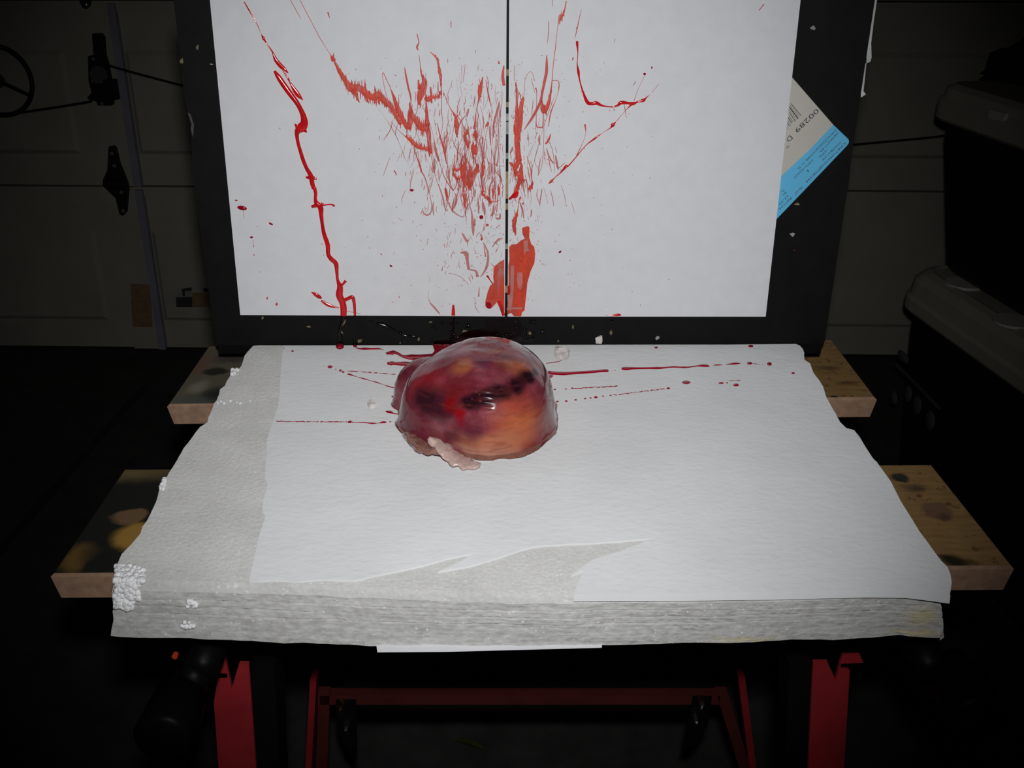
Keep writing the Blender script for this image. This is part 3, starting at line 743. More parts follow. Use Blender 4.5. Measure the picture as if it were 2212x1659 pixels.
# dark runs of liquid on the bottom of the board
def stroke(plane, f, P, mat, name, parent, h, n, mb=None, step=5):
    pts = []; ws = []
    for x, y, w in smooth_path(P, step):
        a = f(x, y); p = plane(*a); q = plane(*f(x+1, y)); e = (q-p).length
        pts.append(p); ws.append(w*e)
    s = mb or MB(); s.ribbon(pts, ws, n, h)
    if mb is None: return s.build(name, mat, parent, True)
bp = lambda x, y: on_board(x, y, .0001)
for P in ([(850, 230, 60), (850, 262, 50), (830, 320, 34), (812, 400, 40), (812, 500, 56), (812, 555, 90)], [(980, 230, 30), (976, 300, 18), (976, 430, 18), (980, 520, 40), (985, 560, 60)],
          [(2105, 230, 40), (2090, 300, 36), (2085, 420, 44), (2085, 540, 60)], [(1150, 290, 40), (1185, 295, 20)], [(1230, 310, 40), (1330, 340, 50), (1480, 410, 16), (1560, 450, 20), (1640, 455, 24), (1700, 470, 16)]):
    stroke(bp, C3, P, M_BBLACK, 'blood_run', board, .0012, BN)
C4 = cropf(780, 690, 4.424)
for poly in ([(1180, 0), (1500, -10), (1540, 60), (1520, 150), (1560, 200), (1640, 170), (1680, 185), (1640, 215), (1480, 232), (1300, 236), (1100, 236), (900, 236), (690, 238), (700, 205), (860, 190), (940, 150), (1010, 120), (1080, 100), (1200, 80)],):
    s = MB(); s.prism([on_board(*C4(x, y), .0009) for x, y in poly], BN, .0008); s.build('blood_run', M_BBLACK, board)
s = MB()
for _ in range(46):
    px, py = random.uniform(930, 1180), random.uniform(692, 742)
    p = on_board(px, py, .0008); r = random.uniform(.0006, .0016); s.dome(p, Vector((r, 0, 0)), Vector((0, 0, r*1.3)), BN, r*.8, 7)
for px, py in ((865, 720), (974, 700), (976, 718), (977, 733), (1074, 722), (1093, 723), (1133, 711), (1152, 731), (1322, 695), (1152, 720)):
    p = on_board(px, py, .0012); r = .0015; s.dome(p, Vector((r, 0, 0)), Vector((0, 0, r)), BN, r, 8)
s.build('blood_drops', M_BBLACK, board, True)['kind'] = 'stuff'

# carton label on the board
LZ = .0005
lab = thing('carton_label', 'white and blue printed carton label stuck askew on the right of the black board', 'label', on_board(1750, 330))
CL = cropf(1640, 160, 5.186)
def lpr(name, pts, mat, off, t=.0002, parent=lab):
    s = MB(); s.prism([on_board(*CL(x, y), off) for x, y in pts], BN, t); return s.build(name, mat, parent)
lpr('label_paper', [(380, 50), (300, -35), (60, 200), (-200, 470), (100, 1290), (240, 1150), (560, 850), (830, 568)], M_LABEL, LZ+.0002)
lpr('blue_band', [(830, 568), (998, 728), (1006, 752), (1000, 780), (985, 800), (560, 1245), (180, 1640), (60, 1520), (30, 1380), (240, 1150), (560, 850)], M_LABELB, LZ+.0002)
s = MB()
# bar code
bars = [(355, 330, 470, 468, 7), (343, 348, 448, 480, 4), (340, 372, 436, 500, 12), (330, 395, 420, 512, 3), (338, 430, 405, 530, 7), (332, 465, 380, 538, 5), (325, 490, 365, 548, 8), (322, 520, 352, 575, 4), (318, 545, 340, 585, 6), (314, 575, 330, 592, 3), (308, 600, 316, 612, 4)]
for x0, y0, x1, y1, w in bars:
    d = Vector((x1-x0, y1-y0)).normalized(); q = Vector((-d.y, d.x))*w/2
    s.prism([on_board(*CL(x, y), LZ+.00030) for x, y in ((x0+q.x, y0+q.y), (x0-q.x, y0-q.y), (x1-q.x, y1-q.y), (x1+q.x, y1+q.y))], BN, .0001)
s.build('bar_code', M_INK, lab)
def text(txt, a, b_, hpx, name='lettering'):
    """text whose baseline runs from crop point a to b_, letter tops towards the lower right"""
    cu = bpy.data.curves.new('t', 'FONT'); cu.body = txt; cu.resolution_u = 2
    o = bpy.data.objects.new('t', cu); COL.objects.link(o)
    dg = bpy.context.evaluated_depsgraph_get(); me = bpy.data.meshes.new_from_object(o.evaluated_get(dg))
    bpy.data.objects.remove(o)
    xs = [v.co.x for v in me.vertices]; ys = [v.co.y for v in me.vertices]
    x0, x1 = min(xs), max(xs); y1 = max(ys) if max(ys) > .3 else .7
    pa, pb = on_board(*CL(*a), LZ+.00035), on_board(*CL(*b_), LZ+.00035)
    e = pb-pa; up = BN.cross(e.normalized()); hh = hpx/5.186*mpp(pa)
    for v in me.vertices:
        x, y = (v.co.x-x0)/(x1-x0), v.co.y/.72
        v.co = pa + e*x + up*(y*hh)
    me.materials.clear(); me.materials.append(M_INK)
    return add(name, me, lab)
text('00289', (640, 382), (393, 625), 56); text('D', (343, 684), (297, 733), 56); text('*', (318, 775), (285, 800), 50)
text('CARTON:0028998/344', (960, 762), (518, 1205), 26); text('W-07', (478, 1250), (388, 1345), 26); text('BATCH:', (352, 1380), (215, 1510), 26)
text('0167B3129', (905, 757), (702, 955), 24); text('27-33', (318, 1350), (218, 1455), 24)
text('HEWLETT-PA', (872, 652), (672, 870), 24); text('CPQ', (742, 850), (672, 928), 24); text('1', (542, 1073), (533, 1082), 24); text('01', (292, 1318), (262, 1348), 24)
text('DWG-3225UX/CORR 13 35', (848, 622), (425, 1058), 24); text('DWG-3225UX', (592, 955), (380, 1160), 24); text('D.', (268, 1292), (240, 1322), 24)

# ================================================================== PAPER SHEETS
PO = .0016
def sheet(pts, label):
    t = thing('paper_sheet', label, 'paper', on_board(sum(p[0] for p in pts)/4, 683, 0), 'printer paper sheets on the black board')
    s = MB(); s.prism([on_board(x, y, PO) for x, y in pts], BN, .0003); s.build('sheet', M_PAPER, t); return t
SL = sheet([(1094.5, -12), (1090.5, 683.5), (519, 680.5), (452, -14)], 'left white sheet on the black board, with the long red run down it')
SR = sheet([(1731, -14), (1654, 684), (1096.5, 683.8), (1100, -12)], 'right white sheet on the black board, spattered red beside the slot')
def pp(x, y): return on_board(x, y, PO+.00002)
def side(f, P): return SL if f(P[0][0], P[0][1])[0] < 1096 else SR
CA = cropf(440, 0, 3.95); CD = cropf(800, 0, 3.95); CE = cropf(1200, 0, 3.95); CH = cropf(480, 400, 3.95); CF = cropf(900, 300, 7.373); CG = cropf(820, 380, 3.95); CS = cropf(1060, 440, 5.927)
def ST(f, P, mat=M_BMID, name='blood_streak', h=.0006):
    if mat is not M_BRUN and mat is not M_BDARK: h = .00012
    o = stroke(pp, f, P, mat, name, side(f, P), h, BN)
    if mat is M_BSMEAR:
        sc_ = f(1, 0)[0]-f(0, 0)[0]; rnd = random.Random(int(P[0][0]*7+P[0][1])); Q = smooth_path(P, 5); mb = MB(); lim = (0, 1089) if side(f, P) is SL else (1101, 3000)
        for x, y, w in Q:
            for _ in range(2):
                px, py = f(x, y); wp = w*sc_
                if wp < 3: continue
                px += rnd.uniform(-.45, .45)*wp; py += rnd.uniform(-.3, .3)*wp; L = rnd.uniform(.3, 1.1)*wp+3; q = rnd.uniform(.8, 2.4)
                if not lim[0] < px < lim[1]: continue
                py += L*.5*rnd.choice((-1, 1)); stroke(pp, ident, [(px-.3, py-L/2, q*.4), (px, py, q), (px+.3, py+L/2, q*.4)], mat, '', None, .00012, BN, mb, 3)
        if mb.v: mb.build('blood_feathering', M_BMID, side(f, P), True)['kind'] = 'stuff'
    return o
ident = lambda x, y: (x, y)
# -- the long run on the left sheet
for P in ([(345, 15, 8), (400, 110, 13), (455, 205, 8), (490, 290, 4), (510, 325, 26), (530, 360, 12), (585, 440, 14), (615, 510, 34), (660, 565, 40), (690, 590, 28), (722, 625, 8)],
          [(660, 575, 8), (720, 670, 18), (735, 700, 14), (780, 775, 40), (810, 815, 38), (848, 855, 5)]):
    ST(CA, P, M_BRUN, 'blood_run')
main = [(x/3.95+440, y/3.95, w/3.95) for x, y, w in [(603, 605, 22), (640, 660, 46), (680, 720, 50), (730, 790, 50), (790, 870, 44), (825, 930, 42), (850, 990, 50), (858, 1050, 66), (838, 1085, 78), (805, 1115, 56), (795, 1150, 36), (805, 1220, 30), (825, 1290, 32), (850, 1370, 34), (880, 1440, 34), (915, 1500, 40), (925, 1560, 40), (940, 1610, 36)]]
main += [(x/3.95+480, y/3.95+400, w/3.95) for x, y, w in [(785, 20, 34), (797, 70, 30), (795, 115, 28), (803, 150, 40), (838, 190, 48), (845, 260, 36), (855, 340, 30), (870, 420, 36), (900, 510, 40), (905, 590, 36), (930, 630, 40), (970, 670, 40), (978, 740, 30), (985, 810, 26), (1005, 870, 50), (1000, 940, 60), (1025, 1000, 56), (1035, 1050, 56), (1035, 1116, 52)]]
ident = lambda x, y: (x, y)
ST(ident, main, M_BRUN, 'blood_run', .0011)
for P in ([(775, 1055, 6), (800, 1085, 40)], [(850, 1100, 50), (880, 1130, 10)], [(870, 1515, 12), (915, 1515, 40), (965, 1528, 14)]): ST(CA, P, M_BRUN, 'blood_run')
for P in ([(762, 185, 22), (810, 170, 40)], [(845, 165, 40), (880, 168, 14), (930, 165, 14), (960, 180, 22)], [(1010, 860, 30), (1030, 845, 20), (1055, 815, 26)], [(1030, 985, 40), (1070, 970, 30), (1110, 955, 34), (1125, 1000, 28), (1130, 1060, 24), (1132, 1112, 20)],
          [(760, 912, 6), (800, 935, 36), (835, 958, 30), (850, 965, 10)], [(845, 985, 20), (900, 1020, 32), (960, 1040, 20), (1000, 1045, 6)], [(1972, 1020, 16), (1972, 1060, 26), (1972, 1112, 34)]): ST(CH, P, M_BRUN, 'blood_run')
ST(CH, [(1060, 1075, 4), (1120, 1085, 5), (1180, 1098, 4)], M_BMID); ST(CH, [(1770, 1005, 5), (1820, 1060, 9), (1860, 1105, 5)], M_BTHIN)
def drop(f, x, y, w, h_, mat=M_BRUN, name='blood_drop', sheet_=None, plane=pp, n=BN, parent=None, rot=0, ht=.0009):
    c = plane(*f(x, y)); ex = (plane(*f(x+w/2, y))-c); ey = (plane(*f(x, y+h_/2))-c)
    ca, sa = math.cos(rot), math.sin(rot)
    ax = plane(*f(x+w/2*ca, y+w/2*sa))-c; ay = plane(*f(x-h_/2*sa, y+h_/2*ca))-c
    s = MB(); s.dome(c, ax, ay, n, min(ht, ex.length*.6), 12)
    return s.build(name, mat, parent or (SL if f(x, y)[0] < 1096 else SR), True)
for x, y, w, h_, r in ((170, 195, 86, 38, .2), (120, 130, 26, 14, 0), (250, 445, 28, 18, 0), (415, 330, 42, 18, .5), (465, 1015, 20, 28, .3), (384, 965, 14, 26, .2), (272, 595, 10, 14, 0), (268, 523, 10, 12, 0), (318, 740, 8, 8, 0), (1440, 690, 28, 16, .6), (1357, 590, 18, 8, .8), (1510, 955, 12, 10, 0), (1615, 45, 30, 20, .4)):
    drop(CH, x, y, w, h_, M_BDARK if w > 20 else M_BMID, rot=r)
for P in ([(180, 215, 4), (185, 285, 3)], [(260, 465, 4), (268, 515, 4)]): ST(CH, P, M_BTHIN)
# -- second strand and the spray left of the slot
for P in ([(820, 0, 5), (900, 150, 5), (990, 320, 5), (1080, 465, 6), (1100, 500, 32), (1120, 532, 14), (1160, 610, 36), (1210, 690, 44), (1255, 752, 70), (1310, 748, 56), (1360, 772, 62), (1400, 812, 48), (1450, 830, 58), (1490, 812, 68), (1530, 850, 50), (1580, 890, 50), (1610, 922, 40), (1640, 990, 34), (1680, 1062, 26)],
          [(1280, 760, 50), (1310, 830, 24), (1330, 875, 5)], [(1370, 790, 50), (1395, 840, 20), (1410, 885, 4)], [(1460, 830, 40), (1460, 880, 5)], [(1500, 830, 40), (1495, 880, 5)], [(1540, 870, 30), (1555, 915, 4)],
          [(1215, 690, 16), (1213, 630, 4)], [(1265, 720, 20), (1262, 680, 4)], [(1325, 730, 16), (1325, 690, 4)], [(1375, 750, 10), (1373, 715, 4)], [(1460, 780, 12), (1460, 735, 4)],
          [(1590, 740, 6), (1610, 800, 14), (1640, 880, 34), (1680, 980, 44), (1710, 1040, 38), (1740, 1085, 46), (1760, 1050, 40), (1758, 980, 40), (1765, 920, 28), (1755, 880, 8)],
          [(1760, 960, 50), (1800, 1010, 46), (1840, 1070, 56), (1870, 1095, 56), (1900, 1090, 60), (1920, 1150, 40), (1925, 1230, 36), (1932, 1290, 40), (1925, 1320, 8)],
          [(1900, 1080, 30), (1905, 1000, 30), (1900, 900, 14), (1895, 830, 8)], [(1720, 1165, 8), (1760, 1190, 32), (1820, 1245, 38), (1870, 1265, 28), (1930, 1270, 40)],
          [(1870, 650, 10), (1885, 700, 46), (1862, 780, 68), (1840, 850, 40), (1850, 905, 8)], [(1830, 680, 8), (1840, 760, 30)], [(1890, 830, 30), (1910, 850, 40), (1945, 830, 30), (1990, 825, 16), (2020, 800, 20), (2030, 780, 8)], [(1935, 740, 10), (1940, 790, 20), (1945, 830, 10)],
          [(1930, 440, 4), (1990, 500, 16), (2005, 560, 18), (2020, 640, 26), (2025, 720, 14), (2030, 800, 8)], [(1715, 575, 5), (1725, 640, 14), (1745, 740, 16), (1765, 820, 14), (1770, 880, 5)]):
    ST(CA, P, M_BSMEAR if max(q[2] for q in P) > 24 else M_BMID)
for P in ([(1580, 880, 5), (1545, 760, 4), (1525, 640, 4), (1535, 625, 6), (1560, 680, 5), (1590, 740, 6)], [(1600, 1040, 3), (1660, 1110, 4), (1720, 1165, 7)], [(1730, 1110, 3), (1790, 1260, 4), (1850, 1430, 14), (1860, 1470, 6), (1890, 1530, 4), (1920, 1650, 4)],
          [(1820, 290, 8), (1835, 360, 8), (1820, 400, 16), (1830, 430, 8)], [(1838, 470, 5), (1848, 560, 5), (1855, 610, 14), (1862, 660, 8)], [(2030, 800, 6), (2030, 950, 5), (2040, 1060, 4), (2020, 1170, 4)], [(1060, 105, 14), (1075, 155, 4)], [(740, 0, 5), (790, 90, 5), (830, 160, 4)], [(2108, 180, 5), (2112, 235, 5)], [(1625, 1455, 12), (1648, 1495, 6)], [(1495, 1160, 5), (1503, 1190, 4)], [(640, 1090, 4), (656, 1105, 4)]):
    ST(CA, P, M_BMID)
# -- centre and right
for P in ([(960, 660, 8), (945, 720, 24), (935, 770, 40), (930, 830, 20), (920, 860, 8)], [(625, 790, 6), (680, 920, 6), (725, 990, 20), (735, 1060, 40), (740, 1150, 20)], [(835, 1110, 22), (805, 1165, 30), (830, 1230, 30), (835, 1262, 8)], [(880, 1140, 40), (905, 1150, 30), (890, 1200, 8)], [(885, 1235, 50), (888, 1275, 60), (890, 1320, 40)],
          [(570, 1050, 5), (600, 1180, 12), (630, 1270, 22), (645, 1370, 10), (650, 1400, 4)], [(1140, 560, 10), (1130, 650, 26), (1140, 730, 24)], [(1095, 520, 8), (1098, 545, 18)],
          [(1240, 700, 10), (1248, 770, 16), (1250, 900, 20), (1250, 1000, 30), (1245, 1090, 50), (1245, 1150, 40)], [(1305, 830, 14), (1283, 930, 40), (1275, 1040, 50), (1260, 1120, 50), (1250, 1200, 46), (1260, 1300, 46), (1268, 1370, 50)],
          [(1310, 1110, 4), (1390, 990, 22), (1450, 870, 22), (1465, 800, 20), (1485, 700, 24), (1502, 620, 26), (1505, 545, 20), (1505, 470, 6)], [(1462, 860, 10), (1465, 920, 30), (1485, 950, 40), (1520, 880, 30), (1540, 780, 14), (1550, 690, 8), (1562, 540, 6), (1580, 400, 6), (1600, 220, 6), (1625, 140, 36), (1650, 110, 14), (1672, 10, 8)], [(1540, 1140, 5), (1520, 1195, 20), (1495, 1230, 14)], [(1005, 1040, 14), (1000, 1062, 24), (980, 1080, 8)]):
    ST(CD, P, M_BSMEAR if max(q[2] for q in P) > 26 else M_BMID)
for P in ([(985, 680, 4), (1010, 820, 12), (1030, 910, 4)], [(740, 980, 8), (790, 1070, 4), (830, 1130, 14)], [(900, 960, 6), (895, 1040, 16), (885, 1100, 20)], [(920, 860, 6), (905, 960, 6)], [(540, 1170, 4), (560, 1290, 10), (590, 1380, 8)], [(1510, 370, 4), (1522, 260, 8), (1520, 180, 6)], [(1555, 0, 6), (1552, 60, 4)], [(1550, 690, 5), (1600, 690, 6), (1610, 740, 8), (1590, 830, 3), (1540, 960, 10), (1520, 1080, 5)],
          [(1410, 750, 14), (1420, 800, 5), (1415, 1000, 5), (1420, 1080, 8), (1450, 1085, 12), (1470, 1080, 8), (1475, 960, 4)], [(1310, 840, 4), (1320, 690, 4), (1350, 620, 4), (1380, 620, 4), (1400, 690, 5)], [(1480, 1350, 4), (1580, 1390, 6), (1600, 1435, 8), (1660, 1390, 6)], [(1640, 1450, 5), (1570, 1520, 8), (1545, 1545, 24), (1520, 1570, 5)], [(1480, 960, 4), (1480, 1190, 5), (1465, 1400, 5), (1430, 1500, 4)], [(1230, 560, 5), (1228, 690, 5)], [(690, 190, 5), (688, 230, 5)], [(900, 430, 6), (895, 455, 4)], [(655, 500, 6), (662, 540, 4)], [(1100, 780, 4), (1078, 800, 6)]):
    ST(CD, P, M_BTHIN if max(q[2] for q in P) < 9 else M_BMID)
for P in ([(220, 80, 3), (185, 240, 8), (165, 330, 3)], [(185, 350, 18), (185, 375, 22), (190, 450, 8), (185, 540, 8), (195, 610, 22), (205, 680, 12), (230, 770, 14), (270, 870, 30), (310, 885, 28), (350, 880, 32), (400, 902, 16), (480, 912, 10), (530, 900, 20), (560, 876, 32), (620, 880, 22), (660, 885, 30), (700, 870, 14), (750, 855, 30), (770, 838, 12), (820, 790, 4), (880, 720, 3)],
          [(765, 640, 3), (710, 750, 3), (670, 860, 5)], [(650, 890, 20), (600, 940, 4), (515, 1040, 8), (490, 1065, 34), (470, 1090, 10), (400, 1135, 4), (345, 1175, 16), (260, 1240, 7), (180, 1335, 8), (110, 1415, 12), (90, 1420, 26), (40, 1480, 6), (0, 1510, 5)], [(250, 1060, 18), (258, 1130, 4), (240, 1200, 3), (180, 1330, 9)], [(1780, 35, 8), (1735, 90, 6)], [(685, 690, 5), (665, 730, 5)], [(510, 330, 4), (500, 360, 4)], [(150, 490, 12), (146, 515, 8)], [(505, 930, 10), (496, 945, 6)]):
    ST(CE, P, M_BRUN if max(q[2] for q in P) > 24 else M_BMID)
drop(CE, 760, 632, 24, 22, M_BDARK); drop(CE, 822, 577, 15, 21, M_BDARK); drop(CE, 182, 240, 10, 14, M_BDARK)
for P in ([(780, 250, 10), (772, 380, 24), (745, 445, 90), (735, 500, 84), (745, 600, 90), (760, 690, 50), (770, 750, 16)], [(700, 470, 20), (650, 500, 30), (600, 470, 28), (580, 540, 28), (630, 620, 40), (690, 640, 50)],
          [(985, 400, 18), (960, 470, 66), (900, 600, 90), (860, 700, 90), (838, 790, 50)], [(840, 780, 50), (822, 700, 50), (815, 620, 40), (850, 560, 56), (840, 420, 20), (790, 320, 14)], [(1045, 370, 18), (1055, 450, 40), (1060, 560, 30), (1040, 640, 14), (1050, 780, 18), (1080, 850, 16)],
          [(480, 660, 14), (460, 790, 10), (470, 850, 46), (495, 950, 30)], [(760, 870, 80), (770, 960, 56), (765, 1040, 36), (775, 1105, 8)], [(830, 940, 10), (850, 1070, 12), (880, 1200, 26), (892, 1340, 50), (900, 1440, 46), (902, 1540, 16)], [(930, 1260, 16), (920, 1380, 36)],
          [(1040, 820, 50), (1060, 890, 26), (1130, 950, 36), (1160, 985, 36), (1210, 1000, 14), (1270, 1000, 12), (1320, 970, 8)], [(1300, 760, 36), (1312, 830, 36), (1300, 890, 14)], [(1215, 790, 24), (1220, 860, 30), (1210, 950, 18)], [(1060, 1010, 16), (1080, 1120, 40), (1085, 1220, 16)], [(1220, 1060, 16), (1225, 1150, 40), (1190, 1230, 36)], [(1330, 1190, 24), (1320, 1270, 36), (1260, 1260, 20)],
          [(1640, 280, 50), (1620, 360, 70), (1590, 430, 76), (1565, 490, 60), (1600, 560, 50), (1640, 620, 40)], [(1475, 370, 16), (1530, 440, 40)], [(1670, 420, 46), (1660, 520, 56), (1672, 620, 66), (1640, 690, 66), (1600, 780, 56), (1575, 850, 60)], [(1700, 650, 30), (1740, 660, 16), (1770, 750, 6)], [(1840, 700, 36), (1830, 760, 40), (1780, 800, 50)], [(1650, 930, 26), (1630, 980, 14), (1615, 1100, 10), (1600, 1180, 26), (1562, 1300, 66), (1552, 1400, 56), (1575, 1510, 30)]):
    ST(CF, P, M_BTHIN if P[0][1] > 930 else M_BSMEAR)
ST(CF, [(1610, 840, 40), (1570, 895, 96), (1520, 925, 50), (1470, 965, 34)], M_BRUN, 'blood_run')
for P in ([(640, 620, 18), (640, 720, 16), (590, 810, 22), (540, 770, 20), (490, 690, 18), (430, 580, 16), (370, 400, 10), (320, 280, 18), (290, 180, 18), (260, 60, 8)], [(345, 720, 18), (400, 880, 22), (430, 990, 26), (450, 1100, 18), (480, 1150, 14), (495, 1110, 8)], [(500, 1000, 18), (540, 1090, 24), (600, 1170, 22), (680, 1225, 15), (740, 1245, 14), (755, 1200, 4)],
          [(50, 420, 24), (75, 510, 18), (130, 600, 11), (180, 760, 11), (220, 940, 11), (240, 1080, 13), (220, 1180, 22), (165, 1215, 26), (110, 1180, 22), (95, 1130, 14), (90, 1100, 4)], [(1110, 320, 4), (1260, 520, 10), (1340, 620, 26), (1350, 690, 14), (1392, 770, 10)], [(1990, 800, 22), (1990, 850, 18), (1965, 1000, 18), (1960, 1080, 4)], [(2180, 630, 6), (2150, 670, 22), (2120, 700, 10)], [(1830, 1120, 12), (1825, 1200, 22), (1810, 1250, 6)], [(20, 200, 8), (50, 420, 12)], [(240, 260, 8), (260, 440, 10), (320, 660, 10), (350, 740, 10)], [(480, 380, 10), (490, 500, 6), (480, 640, 10)], [(1260, 400, 12), (1280, 430, 8), (1395, 430, 8)], [(660, 60, 10), (655, 300, 12), (680, 460, 14)], [(780, 0, 14), (770, 250, 12)], [(1000, 0, 10), (1030, 200, 12), (1045, 370, 14)], [(1090, 0, 10), (1060, 250, 10)]):
    ST(CF, P, M_BTHIN)
drop(CF, 1030, 1248, 66, 66, M_BDARK); drop(CF, 1125, 1372, 50, 44, M_BMID); drop(CF, 1035, 1600, 30, 44, M_BMID); drop(CF, 1692, 1032, 34, 30, M_BMID)
drop(CG, 1540, 648, 30, 18, M_BDARK, rot=-.6); drop(CG, 275, 122, 30, 24, M_BDARK)
for P in ([(705, 490, 14), (745, 560, 22)], [(690, 655, 12), (738, 660, 36), (748, 720, 26), (760, 800, 22)], [(765, 800, 10), (820, 812, 18), (835, 862, 24)], [(885, 570, 10), (925, 665, 16), (912, 780, 22), (862, 862, 6)], [(850, 950, 6), (845, 1030, 14)], [(815, 1060, 4), (818, 1120, 6), (850, 1170, 4)], [(415, 980, 3), (420, 1060, 4), (470, 1120, 8), (510, 1170, 8)], [(870, 500, 8), (872, 545, 24)], [(960, 610, 6), (1010, 545, 16), (1050, 535, 8)], [(890, 600, 6), (905, 690, 14)], [(540, 770, 4), (530, 810, 12)], [(1140, 400, 14), (1150, 450, 34), (1158, 490, 10)], [(600, 830, 4), (690, 860, 5), (760, 930, 4)]):
    ST(CG, P, M_BTHIN)
# the big smears at the foot of the slot
def smear(f, pts, mat, parent, off=.0004, name='blood_smear', t=.0004):
    s = MB(); s.prism([on_board(*f(x, y), PO+off) for x, y in pts], BN, t); return s.build(name, mat, parent)
smear(CS, [(400, 312), (480, 285), (498, 310), (493, 430), (520, 520), (558, 552), (570, 640), (560, 760), (510, 870), (470, 1010), (455, 1170), (432, 1368), (402, 1390), (390, 1442), (300, 1442), (262, 1400), (212, 1420), (214, 1335), (222, 1180), (245, 1150), (228, 1060), (226, 790), (240, 720), (234, 560), (268, 522), (330, 520), (388, 470), (436, 450), (408, 390)], M_BSMEAR, SR)
smear(CS, [(258, 792), (300, 790), (298, 1000), (285, 1200), (262, 1330), (216, 1330), (222, 1182), (256, 1150)], M_BPALE, SR, .0006, t=.0002)
smear(CS, [(420, 480), (470, 470), (478, 570), (500, 600), (450, 610), (430, 660), (425, 580)], M_BPALE, SR, .0006, t=.0002)
smear(CS, [(206, 1332), (405, 1325), (400, 1350), (300, 1352), (240, 1362), (208, 1372)], M_BPALE, SR, .0006, t=.0002)
smear(CS, [(340, 880), (405, 880), (410, 1000), (390, 1100), (350, 1080), (335, 980)], M_BPALE, SR, .0005, t=.0001)
drop(CS, 390, 722, 52, 56, M_BSMEAR, ht=.002); ST(CS, [(232, 1050, 30), (236, 1110, 36), (228, 1168, 30)], M_BRUN, 'blood_run')
ST(CS, [(395, 700, 8), (430, 640, 14), (440, 600, 8)], M_BRUN, 'blood_run')
smear(CG, [(1064, 712), (1020, 738), (976, 775), (969, 860), (975, 910), (942, 940), (922, 990), (900, 1080), (910, 1122), (950, 1132), (980, 1104), (1000, 1078), (1014, 1110), (1040, 1135), (1050, 1192), (1066, 1192)], M_BSMEAR, SL)
ST(CG, [(930, 1075, 40), (930, 1105, 56), (955, 1112, 40)], M_BDARK, 'blood_run'); ST(CG, [(1020, 1060, 40), (1040, 1120, 36), (1058, 1192, 26)], M_BRUN, 'blood_run')
ST(CG, [(915, 850, 18), (940, 885, 10), (965, 920, 10)], M_BRUN)
ST(CG, [(1935, 1192, 6), (1990, 1190, 16), (2040, 1186, 24), (2060, 1190, 10)], M_BRUN, 'blood_run')
# fine spatter, too fine to count
def spatter(parent, xr, gen, n, name, mat):
    s = MB()
    for _ in range(n):
        x, y, L, w, ang = gen()
        if not (xr[0] < x < xr[1]): continue
        if y > 676 or y < 4: continue
        dx, dy = math.cos(ang)*L/2, math.sin(ang)*L/2
        bend = random.uniform(-.12, .12)*L
        P = [(x-dx, y-dy, w*.5), (x+bend, y, w), (x+dx, y+dy, w*.5)]
        if not all(xr[0] < q[0] < xr[1] for q in P): continue
        stroke(pp, ident, P, mat, '', None, .0003, BN, s, 3)
    s.build(name, mat, parent, True)['kind'] = 'stuff'
def strands(parent, xr, n):
    s = MB()
    for _ in range(n):
        x = random.gauss(1045, 55); y = random.uniform(330, 470); L = random.uniform(50, 190); sl = (x-1055)*.0030+random.gauss(0, .05); w = random.uniform(.7, 1.5)
        P = []; ph = random.uniform(0, 6); am = random.uniform(1, 6)
        for i in range(8):
            t = i/7; P.append((x+sl*L*t*1.2+am*math.sin(ph+t*4.5), y-L*t, w*random.choice((.5, .8, 1, 1.9))*(1-.6*t)))
        if not all(xr[0] < q[0] < xr[1] and q[1] > 6 for q in P): continue
        stroke(pp, ident, P, M_BTHIN, '', None, .00025, BN, s, 4)
    s.build('blood_strands', M_BTHIN, parent, True)['kind'] = 'stuff'
def g_dense():
    y = random.triangular(140, 480, 380); c = 1050 - (480-y)*.06; sdev = 58+(480-y)*.10
    x = random.gauss(c, sdev); L = random.choice((6, 10, 18, 34, 50))*random.uniform(.6, 1.2); ang = math.pi/2+(x-1060)*-.0012+random.gauss(0, .13)
    return x, y, L, random.uniform(.8, 1.9), ang
def g_comb():
    y = random.triangular(200, 480, 400); x = random.gauss(1045, 62)
    return x, y, random.uniform(14, 44), random.uniform(2.2, 5.0), math.pi/2+(x-1060)*-.0012+random.gauss(0, .16)
def g_low():
    y = random.triangular(440, 670, 470); x = random.gauss(1030, 75); return x, y, random.choice((2, 4, 8, 14)), random.uniform(.7, 1.7), random.gauss(math.pi/2, .7)
def g_spk():
    y = random.uniform(120, 670); x = random.gauss(1060, 150); return x, y, random.uniform(1, 4), random.uniform(.7, 1.6), random.uniform(0, 3.1)
for par, xr in ((SL, (520, 1089)), (SR, (1101, 1640))):
    random.seed(11); spatter(par, xr, g_dense, 400, 'blood_spatter', M_BTHIN)
    random.seed(12); spatter(par, xr, g_dense, 90, 'blood_spatter', M_BMID)
    random.seed(21); spatter(par, xr, g_comb, 60, 'blood_spatter', M_BTHIN)
    random.seed(31); strands(par, xr, 34)
    random.seed(13); spatter(par, xr, g_low, 170, 'blood_spatter', M_BTHIN)
    random.seed(14); spatter(par, xr, g_spk, 420, 'blood_specks', M_BMID)

